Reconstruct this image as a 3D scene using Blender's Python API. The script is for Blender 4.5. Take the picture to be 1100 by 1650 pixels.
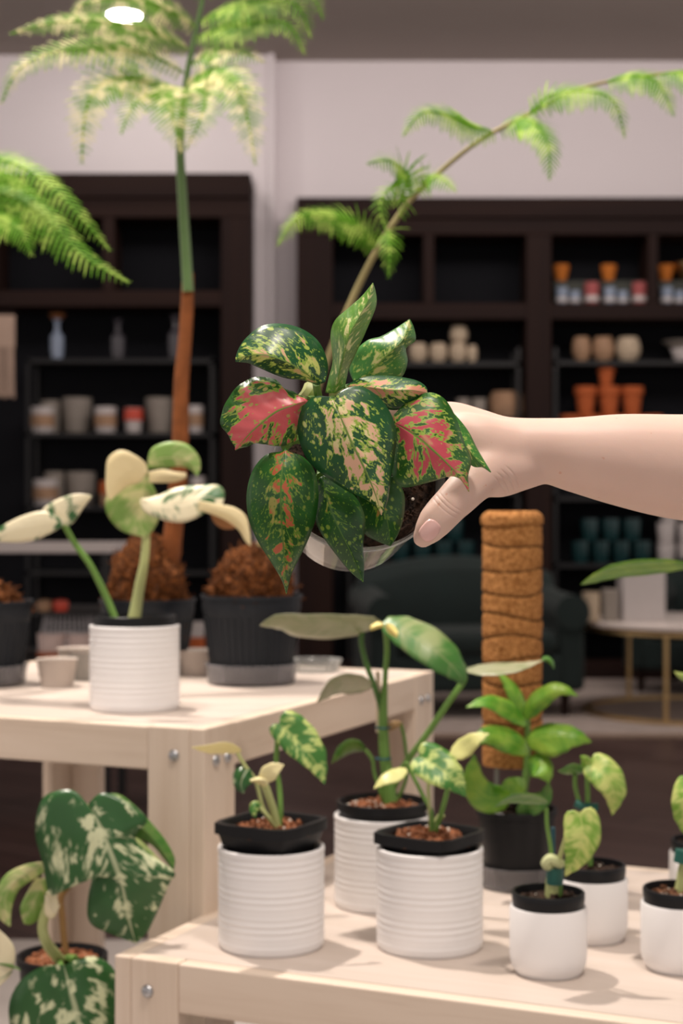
import bpy, bmesh, math, random
from mathutils import Vector, Matrix, noise as mnoise
random.seed(7)
C = bpy.context.scene.collection
for o in list(bpy.data.objects):
    bpy.data.objects.remove(o)

# ------------------------------------------------------------------ camera
CAMZ, FPX = 1.13, 2600.0
cam_d = bpy.data.cameras.new('camera')
cam = bpy.data.objects.new('camera', cam_d); C.objects.link(cam)
cam.location = (0, 0, CAMZ); cam.rotation_euler = (math.pi/2, 0, 0)
cam_d.sensor_fit = 'VERTICAL'; cam_d.sensor_height = 36; cam_d.sensor_width = 24
cam_d.lens = FPX/1650*36
cam_d.clip_start = .05; cam_d.clip_end = 60
cam_d.dof.use_dof = True; cam_d.dof.focus_distance = 1.125; cam_d.dof.aperture_fstop = 8.4
bpy.context.scene.camera = cam

# ------------------------------------------------------------------ world, lights, exposure
sc = bpy.context.scene
sc.view_settings.view_transform = 'Standard'; sc.view_settings.look = 'None'
sc.view_settings.gamma = 1; sc.view_settings.use_curve_mapping = False
sc.view_settings.exposure = 0.5
w = bpy.data.worlds.new('world'); sc.world = w; w.use_nodes = True
w.node_tree.nodes['Background'].inputs[0].default_value = (1.0, .89, .83, 1)
w.node_tree.nodes['Background'].inputs[1].default_value = .52

def aim(o, target):
    o.rotation_euler = (Vector(target)-o.location).to_track_quat('-Z', 'Y').to_euler()
def spot(loc, target, energy, col=(1, .89, .79), size=50, radius=.07, blend=.6):
    l = bpy.data.lights.new('spot_lamp', 'SPOT'); l.energy = energy; l.color = col
    l.spot_size = math.radians(size); l.spot_blend = blend; l.shadow_soft_size = radius
    o = bpy.data.objects.new('spot_lamp', l); C.objects.link(o); o.location = loc; aim(o, target)
    return o
def area(loc, target, energy, sx, sy, col=(1, .88, .8)):
    l = bpy.data.lights.new('overhead_fill_light', 'AREA'); l.energy = energy; l.color = col  # unseen fill light, not a fixture of the room
    l.shape = 'RECTANGLE'; l.size = sx; l.size_y = sy
    o = bpy.data.objects.new('overhead_fill_light', l); C.objects.link(o); o.location = loc; aim(o, target)
    return o
spot((-.95, 3.0, 4.1), (.0, 2.0, .7), 410, size=62, radius=.055)
spot((.55, .7, 4.1), (.1, 1.6, 1.0), 150, size=60, radius=.12)
spot((-1.3, 1.7, 4.1), (-.25, 2.8, 1.8), 200, size=40, radius=.08)
area((1.6, 7.6, 4.25), (1.4, 9.2, 0), 70, 3.0, 1.5)  # added fill to brighten the rug and coffee table area
area((0, 1.0, 4.2), (0, 1.2, 0), 50, 3.5, 3.0)  # added soft overhead fill for the near tables
area((0, 8.6, 4.25), (0, 12.5, 2.6), 66, 7.0, 1.2, (1, .88, .84))  # added fill to brighten the back wall

# ------------------------------------------------------------------ node helpers
def P(px, py, D):
    return Vector(((px-550)/FPX*D, D, CAMZ+(825-py)/FPX*D))
class NT:
    def __init__(s, name):
        s.m = bpy.data.materials.new(name); s.m.use_nodes = True
        s.t = s.m.node_tree; s.n = s.t.nodes; s.b = s.n['Principled BSDF']; s.out = s.n['Material Output']
    def new(s, typ, **kw):
        n = s.n.new(typ)
        for k, v in kw.items(): setattr(n, k, v)
        return n
    def link(s, a, b): s.t.links.new(a, b)
    def put(s, sock, v):
        if hasattr(v, 'is_output'): s.link(v, sock)
        elif isinstance(v, (tuple, list)) and len(v) == 3 and sock.type == 'RGBA': sock.default_value = (*v, 1)
        else: sock.default_value = v
    def math(s, op, a, b=0.0, c=None, clamp=False):
        n = s.new('ShaderNodeMath', operation=op); n.use_clamp = clamp
        s.put(n.inputs[0], a); s.put(n.inputs[1], b)
        if c is not None: s.put(n.inputs[2], c)
        return n.outputs[0]
    def mix(s, f, a, b):
        n = s.new('ShaderNodeMix', data_type='RGBA')
        s.put(n.inputs[0], f); s.put(n.inputs[6], a); s.put(n.inputs[7], b)
        return n.outputs[2]
    def step(s, v, lo, hi):
        n = s.new('ShaderNodeMapRange', interpolation_type='SMOOTHSTEP')
        s.put(n.inputs[0], v); n.inputs[1].default_value = lo; n.inputs[2].default_value = hi
        return n.outputs[0]
    def noise(s, vec, scale, detail=2, rough=.5, dist=0):
        n = s.new('ShaderNodeTexNoise'); s.link(vec, n.inputs['Vector'])
        n.inputs['Scale'].default_value = scale; n.inputs['Detail'].default_value = detail
        n.inputs['Roughness'].default_value = rough; n.inputs['Distortion'].default_value = dist
        return n.outputs['Fac']
    def xyz(s, x, y, z):
        n = s.new('ShaderNodeCombineXYZ'); s.put(n.inputs[0], x); s.put(n.inputs[1], y); s.put(n.inputs[2], z)
        return n.outputs[0]
    def coord(s, kind='Object', scale=(1, 1, 1)):
        c = s.new('ShaderNodeTexCoord'); m = s.new('ShaderNodeMapping'); s.link(c.outputs[kind], m.inputs[0])
        m.inputs['Scale'].default_value = scale
        return m.outputs[0]
    def bump(s, h, strength=.3, dist=.01):
        n = s.new('ShaderNodeBump'); s.put(n.inputs['Height'], h)
        n.inputs['Strength'].default_value = strength; n.inputs['Distance'].default_value = dist
        s.link(n.outputs[0], s.b.inputs['Normal']); return n
    def base(s, col, rough=.5, spec=.5, metal=0):
        s.put(s.b.inputs['Base Color'], col); s.put(s.b.inputs['Roughness'], rough)
        s.b.inputs['Specular IOR Level'].default_value = spec; s.b.inputs['Metallic'].default_value = metal
        return s

def plain(name, col, rough=.5, spec=.5, metal=0, var=.12, scale=30, bump=0.0, trans=0.0):
    t = NT(name); v = t.coord()
    f = t.noise(v, scale, 3)
    lo = tuple(c*(1-var) for c in col); hi = tuple(min(1, c*(1+var)) for c in col)
    t.base(t.mix(f, lo, hi), rough, spec, metal)
    if bump: t.bump(f, bump, .003)
    if trans: t.b.inputs['Transmission Weight'].default_value = trans
    return t.m

def wood(name, axis, c1, c2, c3, rough=.5, s=1.0, spec=.35):
    t = NT(name)
    k = [22*s, 22*s, 22*s]; k[axis] = 1.1*s
    v = t.coord('Object', tuple(k))
    oi = t.new('ShaderNodeObjectInfo'); ad = t.new('ShaderNodeVectorMath', operation='ADD')
    t.link(v, ad.inputs[0]); t.link(t.xyz(t.math('MULTIPLY', oi.outputs['Random'], 37), 3, t.math('MULTIPLY', oi.outputs['Random'], 11)), ad.inputs[1])
    v = ad.outputs[0]
    a = t.noise(v, 1.0, 4, .6, .6); b = t.noise(v, 5.0, 3, .6)
    col = t.mix(t.step(a, .35, .68), c1, c2)
    col = t.mix(t.math('MULTIPLY', t.step(b, .5, .8), .4), col, c3)
    t.base(col, rough, spec); t.bump(b, .12, .001)
    return t.m
PC = ((.68, .57, .47), (.60, .485, .385), (.52, .40, .31))
pine = [wood('pine_along_%s' % 'xyz'[i], i, *PC) for i in range(3)]
dk = ((.015, .0075, .0065), (.022, .0105, .008), (.009, .005, .0045))
dark_wood = [wood('dark_wood_%s' % 'xyz'[i], i, *dk, rough=.65, s=.3, spec=.12) for i in range(3)]
black_panel = plain('charcoal_panel', (.0085, .009, .0115), .8, .1)
black_metal = plain('black_metal', (.006, .006, .007), .45, .4)
ceramic = plain('white_glazed_ceramic', (.80, .79, .795), .32, .5, var=.01)
ceramic_matt = plain('white_matt_ceramic', (.80, .79, .795), .45, .4, var=.01)
black_plastic = plain('black_plastic', (.006, .0065, .008), .42, .25)
grey_plastic = plain('dark_grey_plastic', (.010, .013, .018), .5, .25)
steel = plain('zinc_steel', (.45, .46, .48), .3, .5, 1.0)
gold = plain('brass', (.55, .38, .18), .35, .5, 1.0)
wallm = plain('painted_wall', (.75, .70, .72), .8, .2, var=.02, scale=2)
ceilm = plain('painted_ceiling', (.36, .31, .28), .85, .2, var=.02, scale=2)
marble = plain('pale_marble', (.74, .66, .62), .25, .5, var=.1, scale=6)
velvet = plain('dark_green_velvet', (.004, .013, .012), .8, .4, var=.35, scale=5)
velvet.node_tree.nodes['Principled BSDF'].inputs['Sheen Weight'].default_value = .08
rugm = plain('grey_beige_rug', (.38, .32, .29), .95, .1, var=.35, scale=9, bump=.4)
terracotta = plain('terracotta', (.42, .10, .03), .8, .2, var=.2)
cream_clay = plain('cream_clay', (.45, .36, .26), .7, .3, var=.2)
tan_clay = plain('tan_clay', (.33, .20, .12), .6, .3, var=.35, scale=14)
grey_clay = plain('grey_clay', (.26, .23, .20), .7, .3, var=.15)
teal_glass = plain('dark_teal_glass', (.008, .035, .038), .2, .5, var=.3)
whitec = plain('white_china', (.5, .46, .45), .4, .4, var=.08)
red_wax = plain('red_glaze', (.55, .06, .03), .4, .5, var=.25)
orange_paper = plain('orange_card', (.46, .14, .02), .7, .2, var=.2)
olive_card = plain('dark_olive_card', (.035, .038, .030), .6, .3, var=.5)
blue_grey = plain('blue_grey_glass', (.22, .27, .36), .2, .6, var=.3)
pinkc = plain('dusty_red_card', (.35, .09, .09), .7, .2, var=.3)

def clear_mat(name, col=(.9, .92, .92), rough=.08, mixf=.62):
    t = NT(name); t.base(col, rough, .6)
    tr = t.new('ShaderNodeBsdfTransparent'); tr.inputs[0].default_value = (.95, .96, .96, 1)
    fr = t.new('ShaderNodeFresnel'); fr.inputs[0].default_value = 1.5
    f = t.math('ADD', t.math('MULTIPLY', fr.outputs[0], .45), 1-mixf, clamp=True)
    mx = t.new('ShaderNodeMixShader'); t.link(f, mx.inputs[0]); t.link(tr.outputs[0], mx.inputs[1]); t.link(t.b.outputs[0], mx.inputs[2])
    t.link(mx.outputs[0], t.out.inputs[0])
    n = t.noise(t.coord('Object', (30, 30, 30)), 1.0, 2); t.bump(n, .5, .003)
    t.b.inputs['Metallic'].default_value = .1
    return t.m
clear = clear_mat('clear_plastic', (.45, .45, .44), .06, .86)
clear2 = clear_mat('smoky_clear_plastic', (.35, .34, .36), .15, .75)

def soil_mat(name, c1, c2, speck=.0):
    t = NT(name); v = t.coord('Object', (1, 1, 1))
    a = t.noise(v, 160, 4, .7); b = t.noise(v, 340, 2)
    col = t.mix(t.step(a, .35, .65), c1, c2)
    if speck: col = t.mix(t.step(b, .70-speck, .74-speck), col, (.7, .62, .5))
    t.base(col, .9, .2); t.bump(a, .8, .004)
    return t.m
soil_brown = soil_mat('brown_bark_soil', (.10, .035, .015), (.32, .12, .055), .02)
soil_dark = soil_mat('dark_potting_soil', (.008, .005, .004), (.05, .028, .018), .0)
mossm = soil_mat('brown_root_fibre', (.022, .007, .002), (.17, .055, .012))

# floor with planks
def floor_mat():
    t = NT('dark_wood_floor'); v = t.coord('Object', (1, 1, 1))
    m = t.new('ShaderNodeMapping'); t.link(v, m.inputs[0]); m.inputs['Rotation'].default_value = (0, 0, math.radians(38))
    br = t.new('ShaderNodeTexBrick'); t.link(m.outputs[0], br.inputs['Vector'])
    br.inputs['Scale'].default_value = 1; br.inputs['Brick Width'].default_value = 1.4; br.inputs['Row Height'].default_value = .16
    br.inputs['Mortar Size'].default_value = .006; br.inputs['Color1'].default_value = (.060, .032, .028, 1)
    br.inputs['Color2'].default_value = (.085, .050, .044, 1); br.inputs['Mortar'].default_value = (.015, .008, .008, 1)
    t.base(br.outputs['Color'], .42, .4)
    return t.m
floorm = floor_mat()

# ------------------------------------------------------------------ leaves materials
def leaf_shell(t, col, rough=.35, spec=.5, transl=.25, tcol=None):
    t.base(col, rough, spec)
    tr = t.new('ShaderNodeBsdfTranslucent'); t.put(tr.inputs[0], tcol if tcol is not None else col)
    mx = t.new('ShaderNodeMixShader'); mx.inputs[0].default_value = transl
    t.link(t.b.outputs[0], mx.inputs[1]); t.link(tr.outputs[0], mx.inputs[2]); t.link(mx.outputs[0], t.out.inputs[0])
def leaf_coords(t, slope=.8):
    u1 = t.new('ShaderNodeUVMap', uv_map='UVMap'); u2 = t.new('ShaderNodeUVMap', uv_map='Phys')
    s1 = t.new('ShaderNodeSeparateXYZ'); s2 = t.new('ShaderNodeSeparateXYZ')
    t.link(u1.outputs[0], s1.inputs[0]); t.link(u2.outputs[0], s2.inputs[0])
    an = t.math('ABSOLUTE', t.math('MULTIPLY', t.math('SUBTRACT', s1.outputs[1], .5), 2))   # 0 midrib .. 1 margin
    av = t.math('ABSOLUTE', s2.outputs[1])
    q = t.math('SUBTRACT', s2.outputs[0], t.math('MULTIPLY', av, slope))
    oi = t.new('ShaderNodeObjectInfo')
    seed = t.math('MULTIPLY', oi.outputs['Random'], 50)
    return s1.outputs[0], an, s2.outputs[0], s2.outputs[1], q, seed
def veins(t, q, an, freq=5.0):
    w = t.math('SINE', t.math('MULTIPLY', q, freq))
    w = t.math('POWER', t.math('ABSOLUTE', w), 3)
    mid = t.step(an, .0, .07)
    return t.math('ADD', t.math('MULTIPLY', w, .25), mid)

def aglao(name, density, cream, pink, pinkbias=.0, green=(.012, .075, .022), yg=(.32, .48, .07), dots=.55, streak=.8):
    t = NT(name); u, an, pu, pv, q, seed = leaf_coords(t)
    vec = t.xyz(t.math('MULTIPLY', q, 1.0), t.math('MULTIPLY', pv, streak), seed)
    n1 = t.noise(vec, 1.25, 3, .55, .6)
    n2 = t.noise(t.xyz(q, pv, seed), 4.5, 2, .5)
    vo = t.new('ShaderNodeTexVoronoi'); t.link(t.xyz(pu, pv, seed), vo.inputs['Vector']); vo.inputs['Scale'].default_value = 1.9
    vs_ = t.new('ShaderNodeSeparateColor'); t.link(vo.outputs['Color'], vs_.inputs[0])
    dot = t.math('SUBTRACT', t.math('MULTIPLY', vs_.outputs[0], .42), vo.outputs['Distance'])
    n3 = t.noise(t.xyz(pu, pv, t.math('ADD', seed, 9)), .55, 1)
    cen = t.math('SUBTRACT', 1.0, t.math('POWER', an, 1.8))
    m = t.math('ADD', t.math('MULTIPLY', n1, .78), t.math('MULTIPLY', n2, .16))
    m = t.math('ADD', m, t.math('MULTIPLY', cen, .24))
    m = t.math('ADD', m, density)
    green2 = tuple(min(1, c*1.45) for c in green)
    base = t.mix(t.step(n3, .35, .65), green, green2)
    dotsm = t.math('MULTIPLY', t.step(n2, dots+.05, dots+.10), t.step(an, .98, .8))
    c = t.mix(dotsm, base, yg)
    c = t.mix(t.math('MULTIPLY', t.step(dot, .02, .05), t.step(an, .97, .85)), c, yg)
    c = t.mix(t.step(m, .635, .655), c, yg)
    core = t.mix(t.step(t.math('ADD', n3, pinkbias), .42, .55), cream, pink)
    c = t.mix(t.step(m, .68, .705), c, core)
    c = t.mix(t.math('MULTIPLY', t.step(dot, .10, .13), t.step(an, .97, .85)), c, tuple(min(1, .5*a+.5*b) for a, b in zip(yg, cream)))
    c = t.mix(t.math('SUBTRACT', 1, t.step(an, .012, .035)), c, t.mix(.5, base, yg))
    rn = t.math('ADD', .24, t.math('MULTIPLY', n1, .2))
    leaf_shell(t, c, rn, .5, .18); t.bump(veins(t, q, an, 3.2), .35, .0012)
    return t.m
ag_cream = aglao('leaf_cream_blotched', -.012, (.80, .72, .36), (.82, .52, .35), .04, streak=1.0)
ag_yellow = aglao('leaf_yellow_spotted', -.035, (.62, .66, .18), (.72, .44, .26), -.05)
ag_pink = aglao('leaf_pink_blotched', .078, (.74, .30, .20), (.68, .13, .14), .16, green=(.02, .09, .012), streak=.9)
ag_pink2 = aglao('leaf_pink_streaked', .028, (.66, .36, .2), (.60, .09, .12), .08, green=(.02, .10, .012), streak=.6)
ag_salmon = aglao('leaf_salmon_blotched', .0, (.72, .52, .26), (.74, .33, .22), .04)
ag_dark = aglao('leaf_dark_speckled', -.135, (.30, .36, .06), (.40, .22, .05), -.05, green=(.010, .065, .008), yg=(.12, .26, .02), dots=.56)
ag_orange = aglao('leaf_orange_marked', -.045, (.36, .34, .08), (.50, .12, .05), .06, green=(.016, .09, .012), yg=(.14, .27, .03), dots=.55)
ag_light = aglao('leaf_bright_spotted', -.075, (.62, .64, .25), (.64, .6, .25), 0, green=(.05, .19, .035), yg=(.32, .48, .10))
ag_roll = aglao('leaf_rolled_spotted', -.055, (.66, .68, .30), (.66, .65, .30), 0, green=(.09, .23, .03), yg=(.26, .42, .08))

def varieg(name, green, light, amount=.5, sc=1.0, streak=.35, edge=.08, rough=.38, transl=.25, midc=None, green2=None):
    t = NT(name); u, an, pu, pv, q, seed = leaf_coords(t, .6)
    n1 = t.noise(t.xyz(q, t.math('MULTIPLY', pv, streak), seed), sc, 4, .6, .4)
    n3 = t.noise(t.xyz(pu, pv, seed), .4*sc, 1)
    m = t.math('ADD', t.math('MULTIPLY', n1, .7), t.math('MULTIPLY', n3, .5))
    base = t.mix(n3, green, green2 or tuple(min(1, c*1.5) for c in green))
    th = 1.0-amount*.8
    c = t.mix(t.step(m, th-edge, th+edge), base, light)
    c = t.mix(t.math('MULTIPLY', t.math('SUBTRACT', 1, t.step(an, .02, .07)), .6), c, midc or light)
    leaf_shell(t, c, rough, .45, transl); t.bump(veins(t, q, an, 2.2), .3, .0015)
    return t.m
lf_monstera = varieg('leaf_monstera_marbled', (.022, .085, .022), (.62, .66, .42), .405, 1.1, .6, .05, .3, .12)
lf_monstera_w = varieg('leaf_monstera_cream', (.08, .20, .05), (.84, .74, .46), .78, .5, .5, .08, .4, .3)
lf_monstera_g = varieg('leaf_monstera_pale_green', (.22, .36, .09), (.66, .64, .34), .47, .6, .5, .1, .4, .35)
lf_monstera_mix = varieg('leaf_monstera_half_cream', (.04, .13, .04), (.82, .76, .55), .56, .5, .5, .04, .35, .25)
lf_pothos = varieg('leaf_pothos_marbled', (.05, .18, .03), (.55, .66, .22), .46, 1.6, .4, .06)
lf_pothos_y = varieg('leaf_pothos_pale', (.24, .38, .06), (.72, .72, .30), .68, 1.2, .5, .1)
lf_cream = varieg('leaf_cream', (.7, .68, .35), (.85, .78, .45), .7, 1, .5, .2)
lf_lime = varieg('leaf_lime_yellow', (.17, .34, .04), (.60, .66, .22), .52, 1.6, .35, .14)
lf_phil = varieg('leaf_bright_green', (.075, .235, .02), (.30, .46, .06), .46, .6, .3, .2, .33)
lf_long = varieg('leaf_long_green', (.055, .17, .035), (.30, .36, .16), .42, .5, .2, .12, .35)
lf_greyg = varieg('leaf_silvery_green', (.24, .28, .15), (.44, .44, .30), .55, .6, .2, .2, .3)
lf_green = varieg('leaf_plain_green', (.06, .18, .03), (.20, .32, .08), .4, 1, .4, .2)
def flatleaf(name, c1, c2, rough=.35, transl=.35):
    t = NT(name); oi = t.noise(t.coord('Object'), 45, 3)
    leaf_shell(t, t.mix(t.step(oi, .42, .64), c1, c2), rough, .08, transl)
    return t.m
fern_a = flatleaf('fern_green', (.10, .25, .02), (.32, .48, .09), .55)
fern_b = flatleaf('fern_lit_pale', (.15, .31, .04), (.74, .70, .38), .6)  # cream flecks paint in the spotlight highlights on the green crown
stemm = plain('green_stem', (.13, .26, .05), .45, .4, var=.25, scale=25)
stem_pale = plain('pale_green_stem', (.42, .46, .19), .45, .4, var=.2, scale=25)
stem_dark = plain('dark_green_stem', (.06, .15, .03), .45, .4, var=.25, scale=25)
stem_twig = plain('brown_green_rachis', (.26, .22, .10), .6, .3, var=.25, scale=15)
yellow_tip = plain('yellow_blotch', (.78, .66, .22), .5, .4, var=.1)

# ------------------------------------------------------------------ mesh builder
class MB:
    def __init__(s): s.v = []; s.f = []; s.u = None; s.u2 = None
    def add(s, vs, fs):
        k = len(s.v); s.v += [Vector(v) for v in vs]; s.f += [tuple(i+k for i in f) for f in fs]
        return s
    def box(s, c, d, rz=0, M=None):
        x, y, z = d[0]/2, d[1]/2, d[2]/2
        R = M or Matrix.Rotation(rz, 3, 'Z'); c = Vector(c)
        vs = [c+R @ Vector((a*x, b*y, e*z)) for a in (-1, 1) for b in (-1, 1) for e in (-1, 1)]
        return s.add(vs, [(0, 1, 3, 2), (4, 6, 7, 5), (0, 4, 5, 1), (2, 3, 7, 6), (0, 2, 6, 4), (1, 5, 7, 3)])
    def rng(s, x0, x1, y0, y1, z0, z1):
        return s.box(((x0+x1)/2, (y0+y1)/2, (z0+z1)/2), (abs(x1-x0), abs(y1-y0), abs(z1-z0)))
    def lathe(s, prof, c=(0, 0, 0), n=48, R=None, sx=1, sy=1):
        c = Vector(c); R = R or Matrix.Identity(3); k = len(s.v)
        for r, z in prof:
            for i in range(n):
                a = 2*math.pi*i/n
                s.v.append(c+R @ Vector((r*sx*math.cos(a), r*sy*math.sin(a), z)))
        for j in range(len(prof)-1):
            for i in range(n):
                i2 = (i+1) % n
                s.f.append((k+j*n+i, k+j*n+i2, k+(j+1)*n+i2, k+(j+1)*n+i))
        ring = prof[0][0] == prof[-1][0]
        if ring: return s
        if prof[0][0] > 1e-6: s.f.append(tuple(k+i for i in range(n))[::-1])
        if prof[-1][0] > 1e-6: s.f.append(tuple(k+(len(prof)-1)*n+i for i in range(n)))
        return s
    def tube(s, pts, r, n=10, sub=6, ell=None):
        """smooth swept tube; r number or list per point; ell = list of (ra, rb, axis) optional"""
        pts = [Vector(p) for p in pts]
        rr = [r]*len(pts) if not isinstance(r, (list, tuple)) else list(r)
        P2, R2 = [], []
        m = len(pts)
        for i in range(m-1):
            p0 = pts[max(0, i-1)]; p1 = pts[i]; p2 = pts[i+1]; p3 = pts[min(m-1, i+2)]
            for k in range(sub):
                t = k/sub; P2.append(cr(p0, p1, p2, p3, t)); R2.append(rr[i]+(rr[i+1]-rr[i])*(t*t*(3-2*t)))
        P2.append(pts[-1]); R2.append(rr[-1])
        k0 = len(s.v); up = None
        for i, p in enumerate(P2):
            T = (P2[min(i+1, len(P2)-1)]-P2[max(i-1, 0)]).normalized()
            if up is None:
                up = Vector((0, 0, 1)) if abs(T.z) < .9 else Vector((1, 0, 0))
            up = (up-T*up.dot(T)).normalized(); sd = T.cross(up)
            for j in range(n):
                a = 2*math.pi*j/n; s.v.append(p+(up*math.sin(a)+sd*math.cos(a))*R2[i])
        L = len(P2)
        for i in range(L-1):
            for j in range(n):
                j2 = (j+1) % n; s.f.append((k0+i*n+j, k0+i*n+j2, k0+(i+1)*n+j2, k0+(i+1)*n+j))
        s.f.append(tuple(k0+j for j in range(n))[::-1]); s.f.append(tuple(k0+(L-1)*n+j for j in range(n)))
        return s
    def build(s, name, mat, parent=None, smooth=True, bevel=0, solid=0):
        me = bpy.data.meshes.new(name)
        vs = s.v
        if parent is not None:
            inv = world(parent).inverted(); vs = [inv @ v for v in vs]
        me.from_pydata([tuple(v) for v in vs], [], s.f)
        if s.u is not None:
            for nm, data in (('UVMap', s.u), ('Phys', s.u2)):
                ul = me.uv_layers.new(name=nm)
                for l in me.loops: ul.data[l.index].uv = data[l.vertex_index]
        bm = bmesh.new(); bm.from_mesh(me); bmesh.ops.recalc_face_normals(bm, faces=bm.faces); bm.to_mesh(me); bm.free()
        if smooth:
            me.shade_smooth()
            me.set_sharp_from_angle(angle=math.radians(40))
        o = bpy.data.objects.new(name, me); C.objects.link(o)
        if mat: me.materials.append(mat)
        if parent is not None: o.parent = parent
        if bevel:
            b = o.modifiers.new('bevel', 'BEVEL'); b.width = bevel; b.segments = 2; b.limit_method = 'ANGLE'
        if solid:
            b = o.modifiers.new('solid', 'SOLIDIFY'); b.thickness = solid; b.offset = 0
        return o
def world(o):
    M = o.matrix_basis.copy()
    while o.parent is not None:
        o = o.parent; M = o.matrix_basis @ M
    return M
def cr(p0, p1, p2, p3, t):
    return .5*((2*p1)+(p2-p0)*t+(2*p0-5*p1+4*p2-p3)*t*t+(3*p1-p0-3*p2+p3)*t*t*t)
def resample(pts, n, by_index=False):
    pts = [Vector(p) for p in pts]; m = len(pts); dense = []; par = []
    K = 12
    for i in range(m-1):
        p0 = pts[max(0, i-1)]; p1 = pts[i]; p2 = pts[i+1]; p3 = pts[min(m-1, i+2)]
        for k in range(K): dense.append(cr(p0, p1, p2, p3, k/K)); par.append(i+k/K)
    dense.append(pts[-1]); par.append(m-1)
    if by_index: key = [x/(m-1) for x in par]
    else:
        key = [0]
        for i in range(1, len(dense)): key.append(key[-1]+(dense[i]-dense[i-1]).length)
        key = [x/key[-1] for x in key]
    out = []; j = 0
    for i in range(n):
        t = i/(n-1)
        while j < len(key)-2 and key[j+1] < t: j += 1
        d = key[j+1]-key[j]; f = (t-key[j])/d if d > 0 else 0
        out.append(dense[j].lerp(dense[j+1], max(0, min(1, f))))
    return out

def tag(o, label=None, cat=None, group=None, kind=None):
    if label: o['label'] = label
    if cat: o['category'] = cat
    if group: o['group'] = group
    if kind: o['kind'] = kind
    return o
def thing(name, label, cat, loc=(0, 0, 0), rz=0, group=None):
    o = bpy.data.objects.new(name, None); C.objects.link(o); o.empty_display_size = .05
    o.location = loc; o.rotation_euler = (0, 0, rz)
    return tag(o, label, cat, group)
def dup(root, loc, label=None, rz=None, group=None):
    r = root.copy(); C.objects.link(r); r.location = loc
    if rz is not None: r.rotation_euler = (0, 0, rz)
    if label: r['label'] = label
    if group: r['group'] = group
    for ch in list(root.children):
        c = ch.copy(); C.objects.link(c); c.parent = r
        for g in list(ch.children):
            d = g.copy(); C.objects.link(d); d.parent = c
    return r

# ------------------------------------------------------------------ leaf builders
def leaf_mesh(parent, mat, M, L, R, bulge=.045, n=26, nw=4, by_index=False, name='leaf', ripple=0, label=None):
    """M, L, R: lists of world points base -> tip"""
    M = resample(M, n, by_index); L = resample(L, n, by_index); R = resample(R, n, by_index)
    mb = MB(); mb.u = []; mb.u2 = []; ul = 0; cen = Vector((0, 0, CAMZ))
    for i in range(n):
        if i: ul += (M[i]-M[i-1]).length
        T = (M[min(i+1, n-1)]-M[max(i-1, 0)]).normalized(); S = (R[i]-L[i])
        N = T.cross(S)
        N = N.normalized() if N.length > 1e-9 else (cen-M[i]).normalized()
        if N.dot(cen-M[i]) < 0: N = -N
        for j in range(-nw, nw+1):
            E = R[i] if j > 0 else L[i]; a = abs(j)/nw
            wd = (E-M[i]).length
            p = M[i].lerp(E, a)+N*(wd*bulge*math.sin(math.pi*min(1, a*.85)))
            if ripple: p += N*ripple*math.sin(i*1.1+j*.8)*a
            mb.v.append(p); mb.u.append((i/(n-1), .5+.5*j/nw)); mb.u2.append((ul*100, (1 if j > 0 else -1)*wd*a*100))
    W = 2*nw+1
    for i in range(n-1):
        for j in range(W-1):
            mb.f.append((i*W+j, i*W+j+1, (i+1)*W+j+1, (i+1)*W+j))
    o = mb.build(name, mat, parent, solid=.0006)
    if label: o['label'] = label
    return o

def leaf_px(parent, mat, D, M, L, R, cv=None, eL=.008, eR=.008, **kw):
    """image-plane traced outline with real depths. M points may carry a third value: depth offset."""
    cv = cv or (lambda x, y: (x, y))
    def conv(pts, e, isedge, Mref=None):
        out = []
        m = len(pts)
        for i, p in enumerate(pts):
            x, y = cv(p[0], p[1]); s = i/(m-1)
            if len(p) > 2: dd = p[2]
            else:
                f = s*(len(M)-1); k = min(int(f), len(M)-2); f -= k
                a = M[k][2] if len(M[k]) > 2 else 0; b = M[k+1][2] if len(M[k+1]) > 2 else 0
                dd = a+(b-a)*f
            if isedge: dd += e*math.sin(math.pi*min(1, max(0, s)))**.7
            out.append(P(x, y, D+dd))
        return out
    return leaf_mesh(parent, mat, conv(M, 0, False), conv(L, eL, True), conv(R, eR, True), **kw)

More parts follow.
